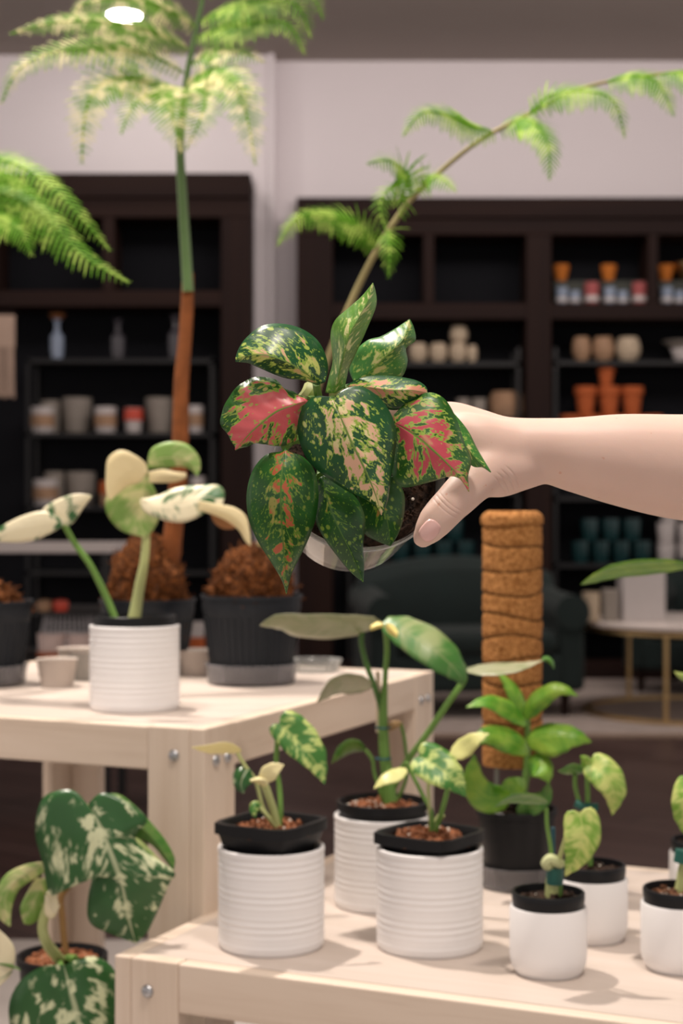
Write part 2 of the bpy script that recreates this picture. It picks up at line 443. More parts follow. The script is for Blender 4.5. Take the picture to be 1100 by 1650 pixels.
SH = {  # s -> (half width, shift along the leaf)
 'ovate': [(0, .0, 0), (.06, .45, -.01), (.2, .86, 0), (.38, 1, 0), (.6, .82, 0), (.8, .48, 0), (.93, .17, 0), (1, 0, 0)],
 'heart': [(0, .0, 0), (.012, .28, -.07), (.05, .66, -.105), (.10, .86, -.09), (.18, .98, -.05), (.36, 1, 0), (.6, .78, 0), (.8, .44, 0), (.93, .16, 0), (1, 0, 0)],
 'long': [(0, .05, 0), (.08, .5, -.02), (.22, .85, 0), (.45, 1, 0), (.68, .9, 0), (.85, .58, 0), (.95, .24, 0), (1, 0, 0)],
}
def leaf2(parent, mat, mid, wl, wr, shape='ovate', eL=.01, eR=.01, **kw):
    """mid: (px,py,D) list from petiole to tip; wl/wr half widths in px measured left/right of travel"""
    n = 32; dn = resample([Vector(p) for p in mid], 321); ss = [(i/(n-1))**1.5 for i in range(n)]; m3 = [dn[round(x*320)] for x in ss]
    tot = sum((m3[i+1].xy-m3[i].xy).length for i in range(n-1))
    Ml, Ll, Rl = [], [], []
    prof = SH[shape]
    for i in range(n):
        s = ss[i]
        for k in range(len(prof)-1):
            if prof[k][0] <= s <= prof[k+1][0]+1e-9: break
        f = (s-prof[k][0])/(prof[k+1][0]-prof[k][0]); f = f*f*(3-2*f)
        wv = prof[k][1]+(prof[k+1][1]-prof[k][1])*f; sh = prof[k][2]+(prof[k+1][2]-prof[k][2])*f
        T = (m3[min(i+1, n-1)].xy-m3[max(0, i-1)].xy).normalized(); Nn = Vector((T.y, -T.x))
        p = m3[i]
        a = p.xy+Nn*wl*wv+T*sh*tot; b = p.xy-Nn*wr*wv+T*sh*tot
        Ml.append(P(p.x, p.y, p.z)); Ll.append(P(a.x, a.y, p.z+eL*wv)); Rl.append(P(b.x, b.y, p.z+eR*wv))
    return leaf_mesh(parent, mat, Ml, Ll, Rl, n=n, by_index=True, **kw)
def stem(parent, pts, r, mat, name='stem', label=None):
    o = MB().tube([P(*p) for p in pts], r, 8).build(name, mat, parent)
    if label: o['label'] = label
    return o

# ================================================================== SETTING
def struct(name, mb, mat, **kw):
    return tag(mb.build(name, mat, None, smooth=False, **kw), kind='structure')
struct('floor', MB().rng(-7, 7, -2.5, 12.5, -.1, 0), floorm)
CEIL = 4.33
struct('ceiling', MB().rng(-7, 7, -2.5, 12.5, CEIL, CEIL+.1), ceilm)
XC = (438-550)/FPX*11.3
struct('wall_back', MB().rng(XC-.05, 7, 11.45, 11.6, 0, CEIL), wallm)
struct('wall_left', MB().rng(-7, XC, 11.3, 11.6, 0, CEIL), wallm)
struct('trim_1', MB().rng(XC-.02, XC+.015, 11.26, 11.45, 0, CEIL), wallm)
lightfloor = plain('pale_floor_tile', (.50, .45, .42), .4, .4, var=.06, scale=3)
struct('trim_2', MB().rng(-3, 1.2, -2.4, 4.25, 0, .004), lightfloor)

# ------------------------------------------------------------------ ceiling lamp
cl = thing('ceiling_downlight', 'round glowing recessed downlight in the ceiling above the tall fern', 'light', (P(200, 22, 9.7).x, 9.0, CEIL))
lx = (200-550)/FPX*9.0; zz = CEIL
yy = FPX*(CEIL-CAMZ)/(825-22)
cl.location = ((200-550)/FPX*yy, yy, CEIL)
cx, cy = cl.location.x, yy
MB().lathe([(.105, -.012), (.13, -.010), (.13, -.001), (.105, -.001)], (cx, cy, CEIL), 32).build('trim_ring', plain('white_trim', (.7, .7, .7)), cl)
em = NT('lamp_glow'); em.b.inputs['Emission Color'].default_value = (1, .93, .85, 1); em.b.inputs['Emission Strength'].default_value = 40
MB().lathe([(0, -.030), (.06, -.028), (.10, -.020), (.102, -.004), (0, -.004)], (cx, cy, CEIL), 32).build('lamp_lens', em.m, cl)

# ------------------------------------------------------------------ built-in shelving
def pxr(mb, x0, y0, x1, y1, D, dep):
    a = P(x0, y0, D); b = P(x1, y1, D)
    return mb.rng(a.x, b.x, D, D+dep, b.z, a.z)
def shelving(label, D, x0, x1, ytop, header_y, comp_y, rail_y, stiles, thin, depth=.44):
    t = thing('built_in_shelving', label, 'shelves', P((x0+x1)/2, 825, D).xy.to_3d())
    zf = 825+CAMZ/D*FPX
    mb = MB(); pxr(mb, x0, ytop, x1, zf, D+depth-.03, .02); mb.build('back_panel', black_panel, t, smooth=False)
    mb = MB(); pxr(mb, x0, ytop, x1, ytop+(header_y-ytop)*.55, D-.03, depth); mb.build('crown', dark_wood[0], t, bevel=.01)
    mb = MB(); pxr(mb, x0, ytop+(header_y-ytop)*.5, x1, header_y, D, depth-.05); mb.build('header', dark_wood[0], t, bevel=.006)
    mb = MB(); pxr(mb, x0, comp_y, x1, rail_y, D+.004, depth-.05); mb.build('rail', dark_wood[0], t, bevel=.006)
    for a, b in stiles:
        mb = MB(); pxr(mb, a, header_y, b, zf, D-.004, depth-.04); mb.build('stile', dark_wood[2], t, bevel=.006)
    for a, b in thin:
        mb = MB(); pxr(mb, a, header_y, b, comp_y, D+.006, depth-.06); mb.build('divider', dark_wood[2], t, bevel=.004)
    mb = MB(); pxr(mb, x0, zf-26, x1, zf, D+.01, depth-.06); mb.build('plinth', dark_wood[0], t, bevel=.004)
    return t
DR, DL = 10.95, 10.82
shelving('wide dark brown built-in shelving wall on the right behind the arm', DR, 478, 1290, 318, 378, 488, 514,
         [(478, 536), (848, 888), (1220, 1290)], [(682, 699), (1044, 1060)])
shelving('dark brown built-in shelving on the left behind the tall fern', DL, -260, 404, 279, 350, 468, 494,
         [(356, 404), (-260, -200)], [(165, 184), (-22, -4)])

def rack(label, D, x0, x1, ytop, ys, dep=.34):
    t = thing('metal_shelf_rack', label, 'shelf rack', Vector((P(x0, 825, D).x, D, 0)))
    zf = 825+CAMZ/D*FPX
    for x in (x0, x1-6):
        for d in (0, dep-.02):
            mb = MB(); a = P(x, ytop, D); b = P(x+6, zf, D); mb.rng(a.x, b.x, D+d, D+d+.025, .115, a.z); mb.build('post', black_metal, t)
    for y in ys:
        mb = MB(); a = P(x0, y, D); b = P(x1, y+7, D); mb.rng(a.x, b.x, D, D+dep, b.z, a.z); mb.build('shelf', black_metal, t)
    return t
rack('black metal shelf rack of cups inside the left shelving', DL+.05, 42, 344, 576, (578, 697, 815, 920, 1062))
rack('black metal shelf rack holding cream pots inside the right shelving', DR+.05, 560, 838, 560, (583, 673, 790, 905, 1000))
rack('black metal shelf rack holding terracotta and teal stacks at far right', DR+.05, 892, 1195, 560, (581, 692, 800, 908, 1000))

# ------------------------------------------------------------------ small shelf goods (far, blurred)
def cupmb(px0, px1, yt, yb, D, taper=.9, lip=.0):
    r = (px1-px0)/2/FPX*D; h = (yb-yt)/FPX*D; wl = r*.12
    c = P((px0+px1)/2, yb, D+r)
    c.x = ((px0+px1)/2-550)/FPX*(D+r)
    return [(0, 0), (r*taper*.92, 0), (r*taper, h*.06), (r*(1+taper)/2, h*.5), (r, h*.96), (r, h), (r-wl, h), (r-wl, h*.9), (r*taper-wl, h*.1), (0, h*.1)], Vector((c.x, D+r, CAMZ+(825-yb)/FPX*D)), r, h
def ware(name, label, cat, mat, px0, px1, yt, yb, D, group=None, taper=.9, band=None, mb_extra=None):
    prof, c, r, h = cupmb(px0, px1, yt, yb, D, taper)
    if band is None:
        o = MB().lathe(prof, (0, 0, 0), 28).build(name, mat); o.location = c
        return tag(o, label, cat, group)
    t = thing(name, label, cat, c, group=group)
    MB().lathe(prof, c, 28).build('body', mat, t)
    lo, hi, bm_ = band
    MB().lathe([(r*1.004, h*lo), (r*1.012, h*lo), (r*1.012, h*hi), (r*1.004, h*hi)], c, 28).build('printed_band', bm_, t)
    return t
def bowl(label, mat, x0, x1, yt, yb, D, group, name='round_pot', cat='pot'):
    r = (x1-x0)/2/FPX*D; h = (yb-yt)/FPX*D
    c = Vector((((x0+x1)/2-550)/FPX*(D+r), D+r, CAMZ+(825-yb)/FPX*D))
    pr = [(0, 0), (r*.55, 0), (r*.9, h*.25), (r, h*.5), (r*.9, h*.8), (r*.72, h), (r*.62, h), (r*.8, h*.8), (r*.85, h*.5), (0, h*.15)]
    o = MB().lathe(pr, (0, 0, 0), 28).build(name, mat); o.location = c
    return tag(o, label, cat, group)
D1 = DL+.10
ware('printed_mug', 'white mug with red print at left end of the upper cup shelf', 'mug', whitec, 50, 88, 655, 697, D1, 'mugs on the left rack', band=(.25, .7, tan_clay))
ware('printed_mug', 'white mug with red print left of the red bowl on the cup shelf', 'mug', whitec, 152, 188, 655, 697, D1, 'mugs on the left rack', band=(.25, .7, tan_clay))
ware('printed_mug', 'white mug just right of the fern stem on the upper cup shelf', 'mug', whitec, 302, 328, 653, 697, D1, 'mugs on the left rack', band=(.25, .7, tan_clay))
ware('planter_pot', 'grey clay pot behind the leftmost mug on the upper cup shelf', 'pot', grey_clay, 66, 98, 645, 697, D1+.16, 'grey pots on the left rack')
ware('planter_pot', 'large grey clay pot second from left on the upper cup shelf', 'pot', grey_clay, 100, 148, 640, 697, D1+.12, 'grey pots on the left rack')
ware('planter_pot', 'grey clay pot left of the fern stem on the upper cup shelf', 'pot', grey_clay, 234, 278, 640, 697, D1+.12, 'grey pots on the left rack')
ware('glazed_cup', 'small cup with bright red glazed top beside the white mug', 'cup', whitec, 200, 230, 657, 697, D1, taper=.8, band=(.5, .98, red_wax))
ware('printed_mug', 'white mug with red print at left end of the lower cup shelf', 'mug', whitec, 54, 94, 772, 815, D1, 'mugs on the left rack', band=(.25, .7, tan_clay))
ware('planter_pot', 'grey clay pot behind the mug on the lower cup shelf', 'pot', grey_clay, 72, 104, 760, 815, D1+.14, 'grey pots on the left rack')
ware('planter_pot', 'large grey clay pot right of the mug on the lower cup shelf', 'pot', grey_clay, 106, 154, 760, 815, D1+.12, 'grey pots on the left rack')
ware('glazed_cup', 'rusty red cup beside the cream monstera leaf on the lower cup shelf', 'cup', tan_clay, 160, 186, 775, 815, D1, taper=.85, band=(.5, .98, terracotta))
ware('printed_mug', 'white mug right of the fern trunk on the lower cup shelf', 'mug', whitec, 306, 332, 768, 815, D1, 'mugs on the left rack', band=(.25, .7, tan_clay))
def glass_item(label, x, yt, yb, mat, w=22, ped=None):
    D = D1; r = w/2/FPX*D; h = (yb-yt)/FPX*D
    c = Vector(((x-550)/FPX*D, D, CAMZ+(825-yb)/FPX*D))
    t = thing('glass_vase', label, 'vase', c, group='glass vases on the left rack top')
    MB().lathe([(0, 0), (r*.8, 0), (r, h*.2), (r, h*.5), (r*.4, h*.6), (r*.3, h*.8), (r*.7, h*.9), (r*.6, h*.9), (0, h*.62)], c, 24).build('vase_body', mat, t)
    if ped: MB().lathe([(r*.7, h*.88), (r*1.3, h), (0, h)], c, 24).build('stopper', ped, t)
    return t
glass_item('tall blue-grey glass vase with amber stopper on the left rack top', 92, 506, 578, blue_grey, 22, plain('amber_wood', (.16, .06, .02)))
smk = plain('smoked_glass', (.045, .042, .05), .15, .6)
glass_item('dark smoked glass vase in the middle of the left rack top', 190, 508, 578, smk, 24)
glass_item('dark smoked glass vase beside the fern stem on the left rack top', 282, 500, 578, smk, 24)

D2 = DR+.09
for i, (a, b, t_, lb) in enumerate([(658, 689, 552, 'leftmost'), (691, 721, 552, 'second from left'), (723, 753, 552, 'third from left'), (752, 769, 556, 'smallest, rightmost')]):
    bowl(f'round cream clay pot, {lb} of the row under the second leaf', cream_clay, a, b, t_, 583, D2, 'cream pots on the right rack')
bowl('round cream clay pot stacked on top of the cream pots', cream_clay, 724, 754, 524, 552, D2, 'cream pots on the right rack')
# woven basket and whites
def basket(label, x0, x1, yt, yb, D):
    r = (x1-x0)/2/FPX*D; h = (yb-yt)/FPX*D; c = Vector((((x0+x1)/2-550)/FPX*(D+r), D+r, CAMZ+(825-yb)/FPX*D))
    t = thing('woven_basket', label, 'basket', c)
    pr = [(0, 0)]
    for k in range(25):
        a = k/24; pr.append((r*(.72+.28*math.sin(math.pi*(.15+.75*a)))*(1+.03*(k % 2)), h*a))
    pr += [(r*.7, h*.98), (r*.7, h*.2), (0, h*.15)]
    MB().lathe(pr, c, 32).build('basket_body', tan_clay, t)
    MB().tube([c+Vector((r*.75*math.cos(a), r*.75*math.sin(a), h*1.01)) for a in [i*math.pi/8 for i in range(17)]], r*.07, 8, 2).build('rim_braid', tan_clay, t)
basket('round brown woven basket on the shelf just above the wrist', 786, 846, 632, 673, D2)
ware('white_cup', 'small white cup left of the woven basket above the hand', 'cup', grey_clay, 735, 757, 642, 673, D2, 'white cups beside the basket')
ware('white_cup', 'small white cup touching the woven basket above the hand', 'cup', grey_clay, 760, 783, 642, 673, D2, 'white cups beside the basket')
for a, b, lb, m in [(921, 952, 'leftmost', tan_clay), (953, 990, 'middle', tan_clay), (991, 1032, 'rightmost and palest', cream_clay)]:
    bowl(f'brown speckled round bowl, {lb} of three above the terracotta pots', m, a, b, 542, 581, D2, 'speckled bowls on the far right rack', 'clay_bowl', 'bowl')
ware('dish', 'wide grey dish stacked on top at right edge of the bowl shelf', 'dish', grey_clay, 1066, 1124, 547, 560, D2, taper=.5)
ware('white_bowl', 'small white bowl under the grey dish at right edge', 'bowl', whitec, 1080, 1120, 560, 581, D2, taper=.7)
# terracotta pyramid
rows = [(692, 668, [(918, 'leftmost'), (953, 'second'), (988, 'third'), (1023, 'fourth'), (1050, 'rightmost')]),
        (668, 622, [(943, 'left'), (981, 'middle'), (1018, 'right')]), (622, 592, [(976, 'single')])]
for yb, yt, items in rows:
    for x, lb in items:
        row = {692: 'bottom', 668: 'second', 622: 'top'}[yb]
        hh = yb-yt
        pr, c, r, h = cupmb(x-17 if row != 'top' else x-13, x+17 if row != 'top' else x+13, yt, yb, D2, .72)
        t = thing('terracotta_pot', f'orange terracotta pot, {lb} in the {row} row of the stack above the arm', 'pot', c, group='stacked terracotta pots')
        MB().lathe(pr, c, 24).build('pot_body', terracotta, t)
        MB().lathe([(r*.97, h*.72), (r*1.08, h*.72), (r*1.08, h), (r*.97, h)], c, 24).build('rim', terracotta, t)
# teal tumblers below arm, two rows
def tumblers(mat, xs, rows, word, where, name, group, D):
    for ri, (yt, yb) in enumerate(rows):
        for i, x in enumerate(xs[ri]):
            pos = ['first', 'second', 'third', 'fourth', 'fifth'][i]
            ware(name, f'{word}, {pos} from left in the {["lower", "upper", "top"][ri]} row {where}', 'tumbler', mat, x-15, x+15, yt, yb, D, group, taper=.85)
tumblers(teal_glass, [(935, 968, 1001, 1034), (950, 984, 1018)], [(872, 908), (836, 872)], 'dark teal tumbler', 'under the arm', 'teal_tumbler', 'teal tumblers at far right', D2)
tumblers(whitec, [(1073, 1106), (1073, 1106), (1078,)], [(876, 908), (842, 876), (812, 842)], 'grey white cup', 'at right edge', 'stacked_cup', 'white cups at far right', D2)
tumblers(teal_glass, [(645, 680, 715, 750), (662, 697, 732)], [(872, 905), (836, 872)], 'dark teal tumbler', 'left of the coir pole', 'teal_tumbler', 'teal tumblers behind the armchair', D2)
# boxed sets in the top compartment
for k, (x, lb) in enumerate([(893, 'left'), (970, 'middle'), (1062, 'right')]):
    yb = 488
    def bx_(a, b, t_, bot, dep, dd=.0):
        m = MB(); A = P(a, t_, D2+dd); B = P(b, bot, D2+dd); m.rng(A.x, B.x, D2+dd, D2+dd+dep, B.z, A.z); return m
    o = bx_(x, x+74, 452, yb, .22, .06).build('display_box', olive_card, bevel=.004)
    tag(o, f'dark olive display box, {lb} one on the top compartment shelf', 'box', 'display boxes in the top compartment')
    a0 = P(x+4, yb, D2)
    for j, (dx, w_, h_, m_, lw) in enumerate([(2, 20, 26, blue_grey, 'blue grey'), (24, 18, 20, blue_grey, 'pale blue'), (48, 24, 34, pinkc, 'dusty red')]):
        ware('glass_jar', f'{lw} jar in front of the {lb} olive display box', 'jar', m_, x+dx, x+dx+w_, yb-h_, yb, D2-.03, 'jars before the display boxes', band=(.1, .35, whitec))
    m = MB(); A = P(x-1, 452, D2+.1); B = P(x+26, 452, D2+.1); z0 = A.z; z1 = z0+.115
    r_ = (B.x-A.x)/2; c = Vector(((A.x+B.x)/2, D2+.16, z0))
    o = MB().lathe([(0, 0), (r_*.6, 0), (r_, .10), (r_*.95, .115), (0, .11)], (0, 0, 0), 20).build('orange_lamp_cup', orange_paper); o.location = c
    tag(o, f'orange paper cup on the {lb} olive display box', 'cup', 'orange cups on display boxes')
o = ware('brass_dish', 'shallow gold dish on the right display box near the frame edge', 'dish', gold, 1078, 1140, 421, 452, D2+.08, taper=.5)

# macrame hanging at far left, wall hung from a rod
mc = thing('macrame_hanging', 'beige knotted macrame hanging at the left edge below the fern', 'hanging', P(-20, 640, 9.6))
macm = plain('beige_cotton_cord', (.45, .33, .26), .9, .1, var=.12, scale=12, bump=.4)
A = P(-70, 505, 9.6); B = P(24, 505, 9.6)
MB().tube([A, B], .012, 10).build('rod', dark_wood[0], mc)
m = MB()
for i in range(24):
    x = A.x+(B.x-A.x)*(i+.5)/24; zb = P(0, 640+2*math.sin(i*1.7), 9.6).z
    m.tube([(x, 9.6, A.z), (x+.004*math.sin(i), 9.597, (A.z+zb)/2), (x, 9.6, zb)], .0062, 6, 6)
m.rng(A.x, B.x, 9.59, 9.603, P(0, 560, 9.6).z, P(0, 508, 9.6).z); m.build('cords', macm, mc)
MB().tube([A+Vector((.02, 0, 0)), Vector(((A.x+B.x)/2, 9.7, A.z+.4)), Vector(((A.x+B.x)/2, 9.9, CEIL))], .004, 6).build('hanging_cord', macm, mc)

# mid-distance display table at left with goods (seen between black pots)
DT = 6.0
ztop = P(0, 876, DT).z
dt = thing('display_table', 'low white-topped display table far behind the left plants', 'table', (P(60, 825, DT).x, DT+.4, 0))
wt = plain('white_laminate', (.62, .57, .56), .5, .3, var=.02)
a, b = P(-160, 0, DT).x, P(182, 0, DT).x
MB().rng(a, b, DT, DT+.5, ztop-.035, ztop).build('table_top', wt, dt, bevel=.004)
MB().rng(a+.03, b-.03, DT+.03, DT+.5, ztop-.50, ztop-.475).build('shelf', black_metal, dt)
MB().rng(a+.03, b-.03, DT+.03, DT+.5, ztop-.27, ztop-.255).build('shelf', black_metal, dt)
for x in (a+.03, b-.03):
    for y in (DT+.03, DT+.47): MB().rng(x-.015, x+.015, y-.015, y+.015, 0, ztop-.035).build('leg', black_metal, dt)
zs = ztop-.255
def onshelf(name, label, cat, mat, x0, x1, z, h, D, **kw):
    r = (x1-x0)/2/FPX*D; yb = 825-(z-CAMZ)/D*FPX
    return ware(name, label, cat, mat, x0, x1, yb-h/D*FPX, yb, D, **kw)
# wire basket
bk = thing('wire_basket', 'pale woven wire basket under the white display table top', 'basket', P(112, 1000, DT+.2))
wb = plain('pale_wire', (.75, .72, .74), .5, .4)
m = MB(); zb = ztop-.475; cx0 = P(112, 0, DT+.2).x; r1, r2, hh = .095, .13, .2
for i in range(34):
    a_ = 2*math.pi*i/34
    m.tube([(cx0+r2*math.cos(a_), DT+.2+r2*math.sin(a_), zb), (cx0+r1*math.cos(a_), DT+.2+r1*math.sin(a_), zb+hh)], .0022, 5, 1)
for k in range(7):
    f = k/6; r = r2+(r1-r2)*f
    m.tube([(cx0+r*math.cos(a_), DT+.2+r*math.sin(a_), zb+.003+hh*f) for a_ in [j*math.pi/10 for j in range(21)]], .002, 5, 1)
m.build('wires', wb, bk)
MB().lathe([(0, .004), (.09, .004), (.085, .13), (0, .14)], (cx0, DT+.2, zb), 24).build('lining', plain('pale_lining', (.60, .57, .58), .9, .1), bk)
for i, (x, lb, mm) in enumerate([(72, 'left', tan_clay), (98, 'right', red_wax)]):
    D = DT+.06; r = 13/FPX*D
    o = MB().lathe([(0, 0), (r*.8, 0), (r, r*.6), (r*.9, r*1.3), (0, r*1.5)], (0, 0, 0), 24).build('small_jar', mm); o.location = (P(x, 0, D).x, D, zs)
    tag(o, f'small red jar, {lb} of the pair under the white table top', 'jar', 'red jars under the white table')
lz = P(0, 1062, DT).z
MB().rng(a+.03, b-.03, DT+.03, DT+.5, lz-.015, lz).build('shelf', black_metal, dt)
for x, lb in ((84, 'left'), (132, 'right')):
    onshelf('blush_pot', f'blush pink pot with brown base, {lb} of two on the lowest shelf', 'pot', plain('blush_glaze', (.72, .55, .50), .5), x-24, x+24, lz, .088, DT+.06, group='blush pots on lowest shelf', band=(0, .22, terracotta))
onshelf('striped_cup', 'orange and white striped cup seen between the black pots', 'cup', whitec, 300, 330, P(0, 1062, DT).z, .115, DT+.3, band=(.1, .5, terracotta), taper=.8)
c_ = MB().rng(P(286, 0, DT+.25).x, P(345, 0, DT+.25).x, DT+.25, DT+.5, 0, lz).build('low_stool', black_metal, bevel=.01)
tag(c_, 'low black block stool under the striped cup behind the pots', 'stool')

# ------------------------------------------------------------------ rug, armchairs, coffee table
rug = thing('area_rug', 'grey beige area rug under the green armchair and marble table', 'rug', (1.2, 9.2, 0))
MB().rng(P(640, 0, 8.1).x, 3.6, 8.13, 10.75, .001, .016).build('pile', rugm, rug)
MB().rng(P(640, 0, 8.1).x, 3.6, 8.05, 8.13, .001, .014).build('border', plain('tan_binding', (.30, .22, .17), .9, .1), rug)
def armchair(label, x, y, rz, W=1.25, Dp=.85, name='tufted_armchair'):
    t = thing(name, label, 'armchair', (x, y, .016), rz)
    M = Matrix.Translation((x, y, .016)) @ Matrix.Rotation(rz, 4, 'Z')
    def cv(mb): mb.v = [M @ v for v in mb.v]; return mb
    h = W/2
    cv(MB().rng(-h+.14, h-.14, -Dp/2+.02, Dp/2-.2, .14, .34)).build('seat_base', velvet, t, bevel=.03)
    cv(MB().rng(-h+.17, h-.17, -Dp/2, Dp/2-.24, .34, .47)).build('seat_cushion', velvet, t, bevel=.045)
    b = MB()   # curved back
    n = 20
    for i in range(n+1):
        a = -1+2*i/n; yy_ = Dp/2-.08-.05*a*a; top = .86-.10*a*a
        for k, (dy, z) in enumerate([(-.13, .30), (-.15, .55), (-.12, top-.07), (-.05, top), (.05, top), (.09, top-.07), (.08, .16), (-.10, .16)]):
            b.v.append(Vector((a*(h-.04), yy_+dy, z)))
    for i in range(n):
        for k in range(8):
            k2 = (k+1) % 8; b.f.append((i*8+k, i*8+k2, (i+1)*8+k2, (i+1)*8+k))
    b.f.append(tuple(range(8))); b.f.append(tuple(n*8+k for k in range(8))[::-1])
    bk_ = cv(b).build('backrest', velvet, t, bevel=.02)
    for s in (-1, 1):
        m = MB().rng(s*(h-.17), s*(h-.02), -Dp/2+.02, Dp/2-.08, .14, .56)
        cv(m).build('armrest', velvet, t, bevel=.03)
        m = MB().tube([(s*(h-.095), -Dp/2, .57), (s*(h-.095), 0, .58), (s*(h-.095), Dp/2-.05, .62)], .095, 20, 5)
        cv(m).build('arm_roll', velvet, t)
        for yy_ in (-Dp/2+.08, Dp/2-.1):
            cv(MB().lathe([(.018, 0), (.02, .02), (.032, .14), (0, .14)], (s*(h-.12), yy_, 0), 16)).build('leg', dark_wood[2], t)
    return t
armchair('dark green velvet armchair behind the coir pole', P(750, 0, 9.0).x, 9.1, .12, 1.22)
armchair('dark green velvet armchair beyond the marble table at the right edge', P(1180, 0, 9.7).x, 10.1, -.5, 1.0)
DC = 9.0
ct = thing('coffee_table', 'round pale marble coffee table with brass legs on the rug', 'table', (P(1125, 0, DC).x, DC, .016))
x0 = P(1125, 0, DC).x; zt = P(0, 998, DC).z
MB().lathe([(0, -.035), (.62, -.035), (.645, -.02), (.645, -.004), (.635, 0), (0, 0)], (x0, DC, zt), 64).build('table_top', marble, ct)
MB().lathe([(.60, -.055), (.64, -.055), (.64, -.037), (.60, -.037), (.60, -.055)], (x0, DC, zt), 64).build('top_ring', gold, ct)
MB().lathe([(.60, 0), (.64, 0), (.64, .02), (.60, .02), (.60, 0)], (x0, DC, .018), 64).build('base_ring', gold, ct)
for a_ in (-2.06, -1.0, 1.0, 2.06):
    MB().rng(-.011, .011, -.011, .011, .02, zt-.05)
    m = MB().tube([(x0+.62*math.cos(a_), DC+.62*math.sin(a_), .03), (x0+.62*math.cos(a_), DC+.62*math.sin(a_), zt-.045)], .013, 10, 1); m.build('leg', gold, ct)
def tabbox(name, label, cat, mat, xa, xb, yt, D, dep, rz=0):
    A = P(xa, yt, D); B = P(xb, yt, D)
    o = MB().box((0, 0, (A.z-zt)/2), (B.x-A.x, dep, A.z-zt)).build(name, mat, bevel=.006)
    o.location = ((A.x+B.x)/2, D+dep/2, zt+.001); o.rotation_euler.z = rz
    return tag(o, label, cat)
tabbox('white_box', 'large plain white box standing on the marble coffee table', 'box', whitec, 1003, 1072, 918, 8.8, .2)
tabbox('tall_candle_box', 'narrow grey white box left of the big white box', 'box', grey_clay, 972, 996, 950, 8.8, .08)
o = ware('beige_candle', 'short beige candle at the left edge of the marble table', 'candle', cream_clay, 938, 966, 952, 1000, 8.75, taper=1.0); o.location.z = zt+.001

# ================================================================== PINE TABLES
RZ = math.radians(-24)
def pine_table(label, corner, W, Dp, top, leg_h, legw=.085, inset=.0, apron=.057):
    """corner = front-left/right reference in world; local x to the right-front, y to the back"""
    t = thing('pine_table', label, 'table', (corner[0], corner[1], 0), RZ)
    M = world(t)
    def bd(mb, name, mat, par, **kw):
        mb.v = [M @ v for v in mb.v]
        return mb.build(name, mat, par, smooth=False, bevel=.0022, **kw)
    x0, x1 = (-W, 0) if W > 0 else (0, -W)
    # legs: L of two boards, with bolts
    for ix, X in enumerate((x0, x1)):
        for iy, Y in enumerate((0, Dp)):
            sx = 1 if ix == 0 else -1; sy = 1 if iy == 0 else -1
            th = .022
            lg = bd(MB().rng(X+sx*th, X+sx*legw, Y, Y+sy*th, 0, top+.001), 'leg', pine[2], t)
            bd(MB().rng(X, X+sx*th, Y, Y+sy*legw, 0, top+.001), 'side_board', pine[2], lg)
            bl = MB()
            for (bx, by, ax) in ((X+sx*(legw*.53), Y, 'y'), (X, Y+sy*(legw*.35), 'x'), (X, Y+sy*(legw*.72), 'x')):
                R = Matrix.Rotation(math.pi/2*(1 if sy > 0 else -1), 3, 'X') if ax == 'y' else Matrix.Rotation(-math.pi/2*(1 if sx > 0 else -1), 3, 'Y')
                b = MB().lathe([(.0078, 0), (.0078, .001), (.006, .0035), (.003, .0045), (0, .0042)], (bx, by, top-.036-(.0 if ax == 'y' else .008)), 20, R)
                b.v = [M @ v for v in b.v]
                b.build('bolt', steel, lg)
    # rails
    bd(MB().rng(x0+legw, x1-legw, .001, .023, top-apron, top), 'front_rail', pine[0], t)
    bd(MB().rng(x0+legw, x1-legw, Dp-.023, Dp-.001, top-apron, top), 'back_rail', pine[0], t)
    bd(MB().rng(x0+.001, x0+.023, legw, Dp-legw, top-apron, top), 'side_rail', pine[1], t)
    bd(MB().rng(x1-.023, x1-.001, legw, Dp-legw, top-apron, top), 'side_rail', pine[1], t)
    # top with corners cut for the legs
    n = 5; e = .0232
    planks = MB()
    for i in range(n):
        ya = e if i == 0 else Dp*i/n; yb = Dp-e if i == n-1 else Dp*(i+1)/n
        planks.rng(x0+e, x1-e, ya, yb, top-.018, top)
    planks.v = [M @ v for v in planks.v]
    planks.build('table_top', pine_top, t, smooth=False)
    return t
pine_top = wood('pine_top_board', 0, (.55, .475, .425), (.51, .435, .38), (.44, .37, .315), .5)
UT, LT = .85, .61
pine_table('taller pale pine display table holding black fern pots', (-.176, 2.075), .76, .83, UT, UT)
pine_table('lower pale pine display table holding the white potted cuttings', (-.266, 1.890), -1.25, .72, LT, LT)

# ================================================================== POTS
def ribbed_pot(label, loc, r=.0645, h=.120, group='ribbed white ceramic cover pots'):
    t = thing('ceramic_cover_pot', label, 'pot', loc, group=group)
    pr = [(0, 0), (r*.94, 0), (r*.975, .003)]
    n = 84
    for i in range(n+1):
        z = .005+(h-.013)*i/n; pr.append((r-.0008+.0002*math.sin(z/.0088*2*math.pi)+.0002*math.sin(z*900), z))
    pr += [(r, h-.005), (r-.0006, h-.001), (r-.003, h), (r-.0055, h-.002), (r-.0062, h-.02), (r-.007, .008), (0, .008)]
    MB().lathe(pr, loc, 72).build('pot_body', ceramic, t)
    return t
def small_pot(label, loc, r=.0435, h=.0755, group='small smooth white ceramic pots'):
    t = thing('small_white_pot', label, 'pot', loc, group=group)
    pr = [(0, .003), (r*.70, .003), (r*.72, 0), (r*.83, 0), (r*.86, .002), (r*.93, .0065), (r*.98, .013), (r, .022), (r, h-.002), (r-.001, h), (r-.003, h), (r-.004, h-.003), (r-.0045, .02), (0, .012)]
    MB().lathe(pr, loc, 64).build('pot_body', ceramic_matt, t)
    return t
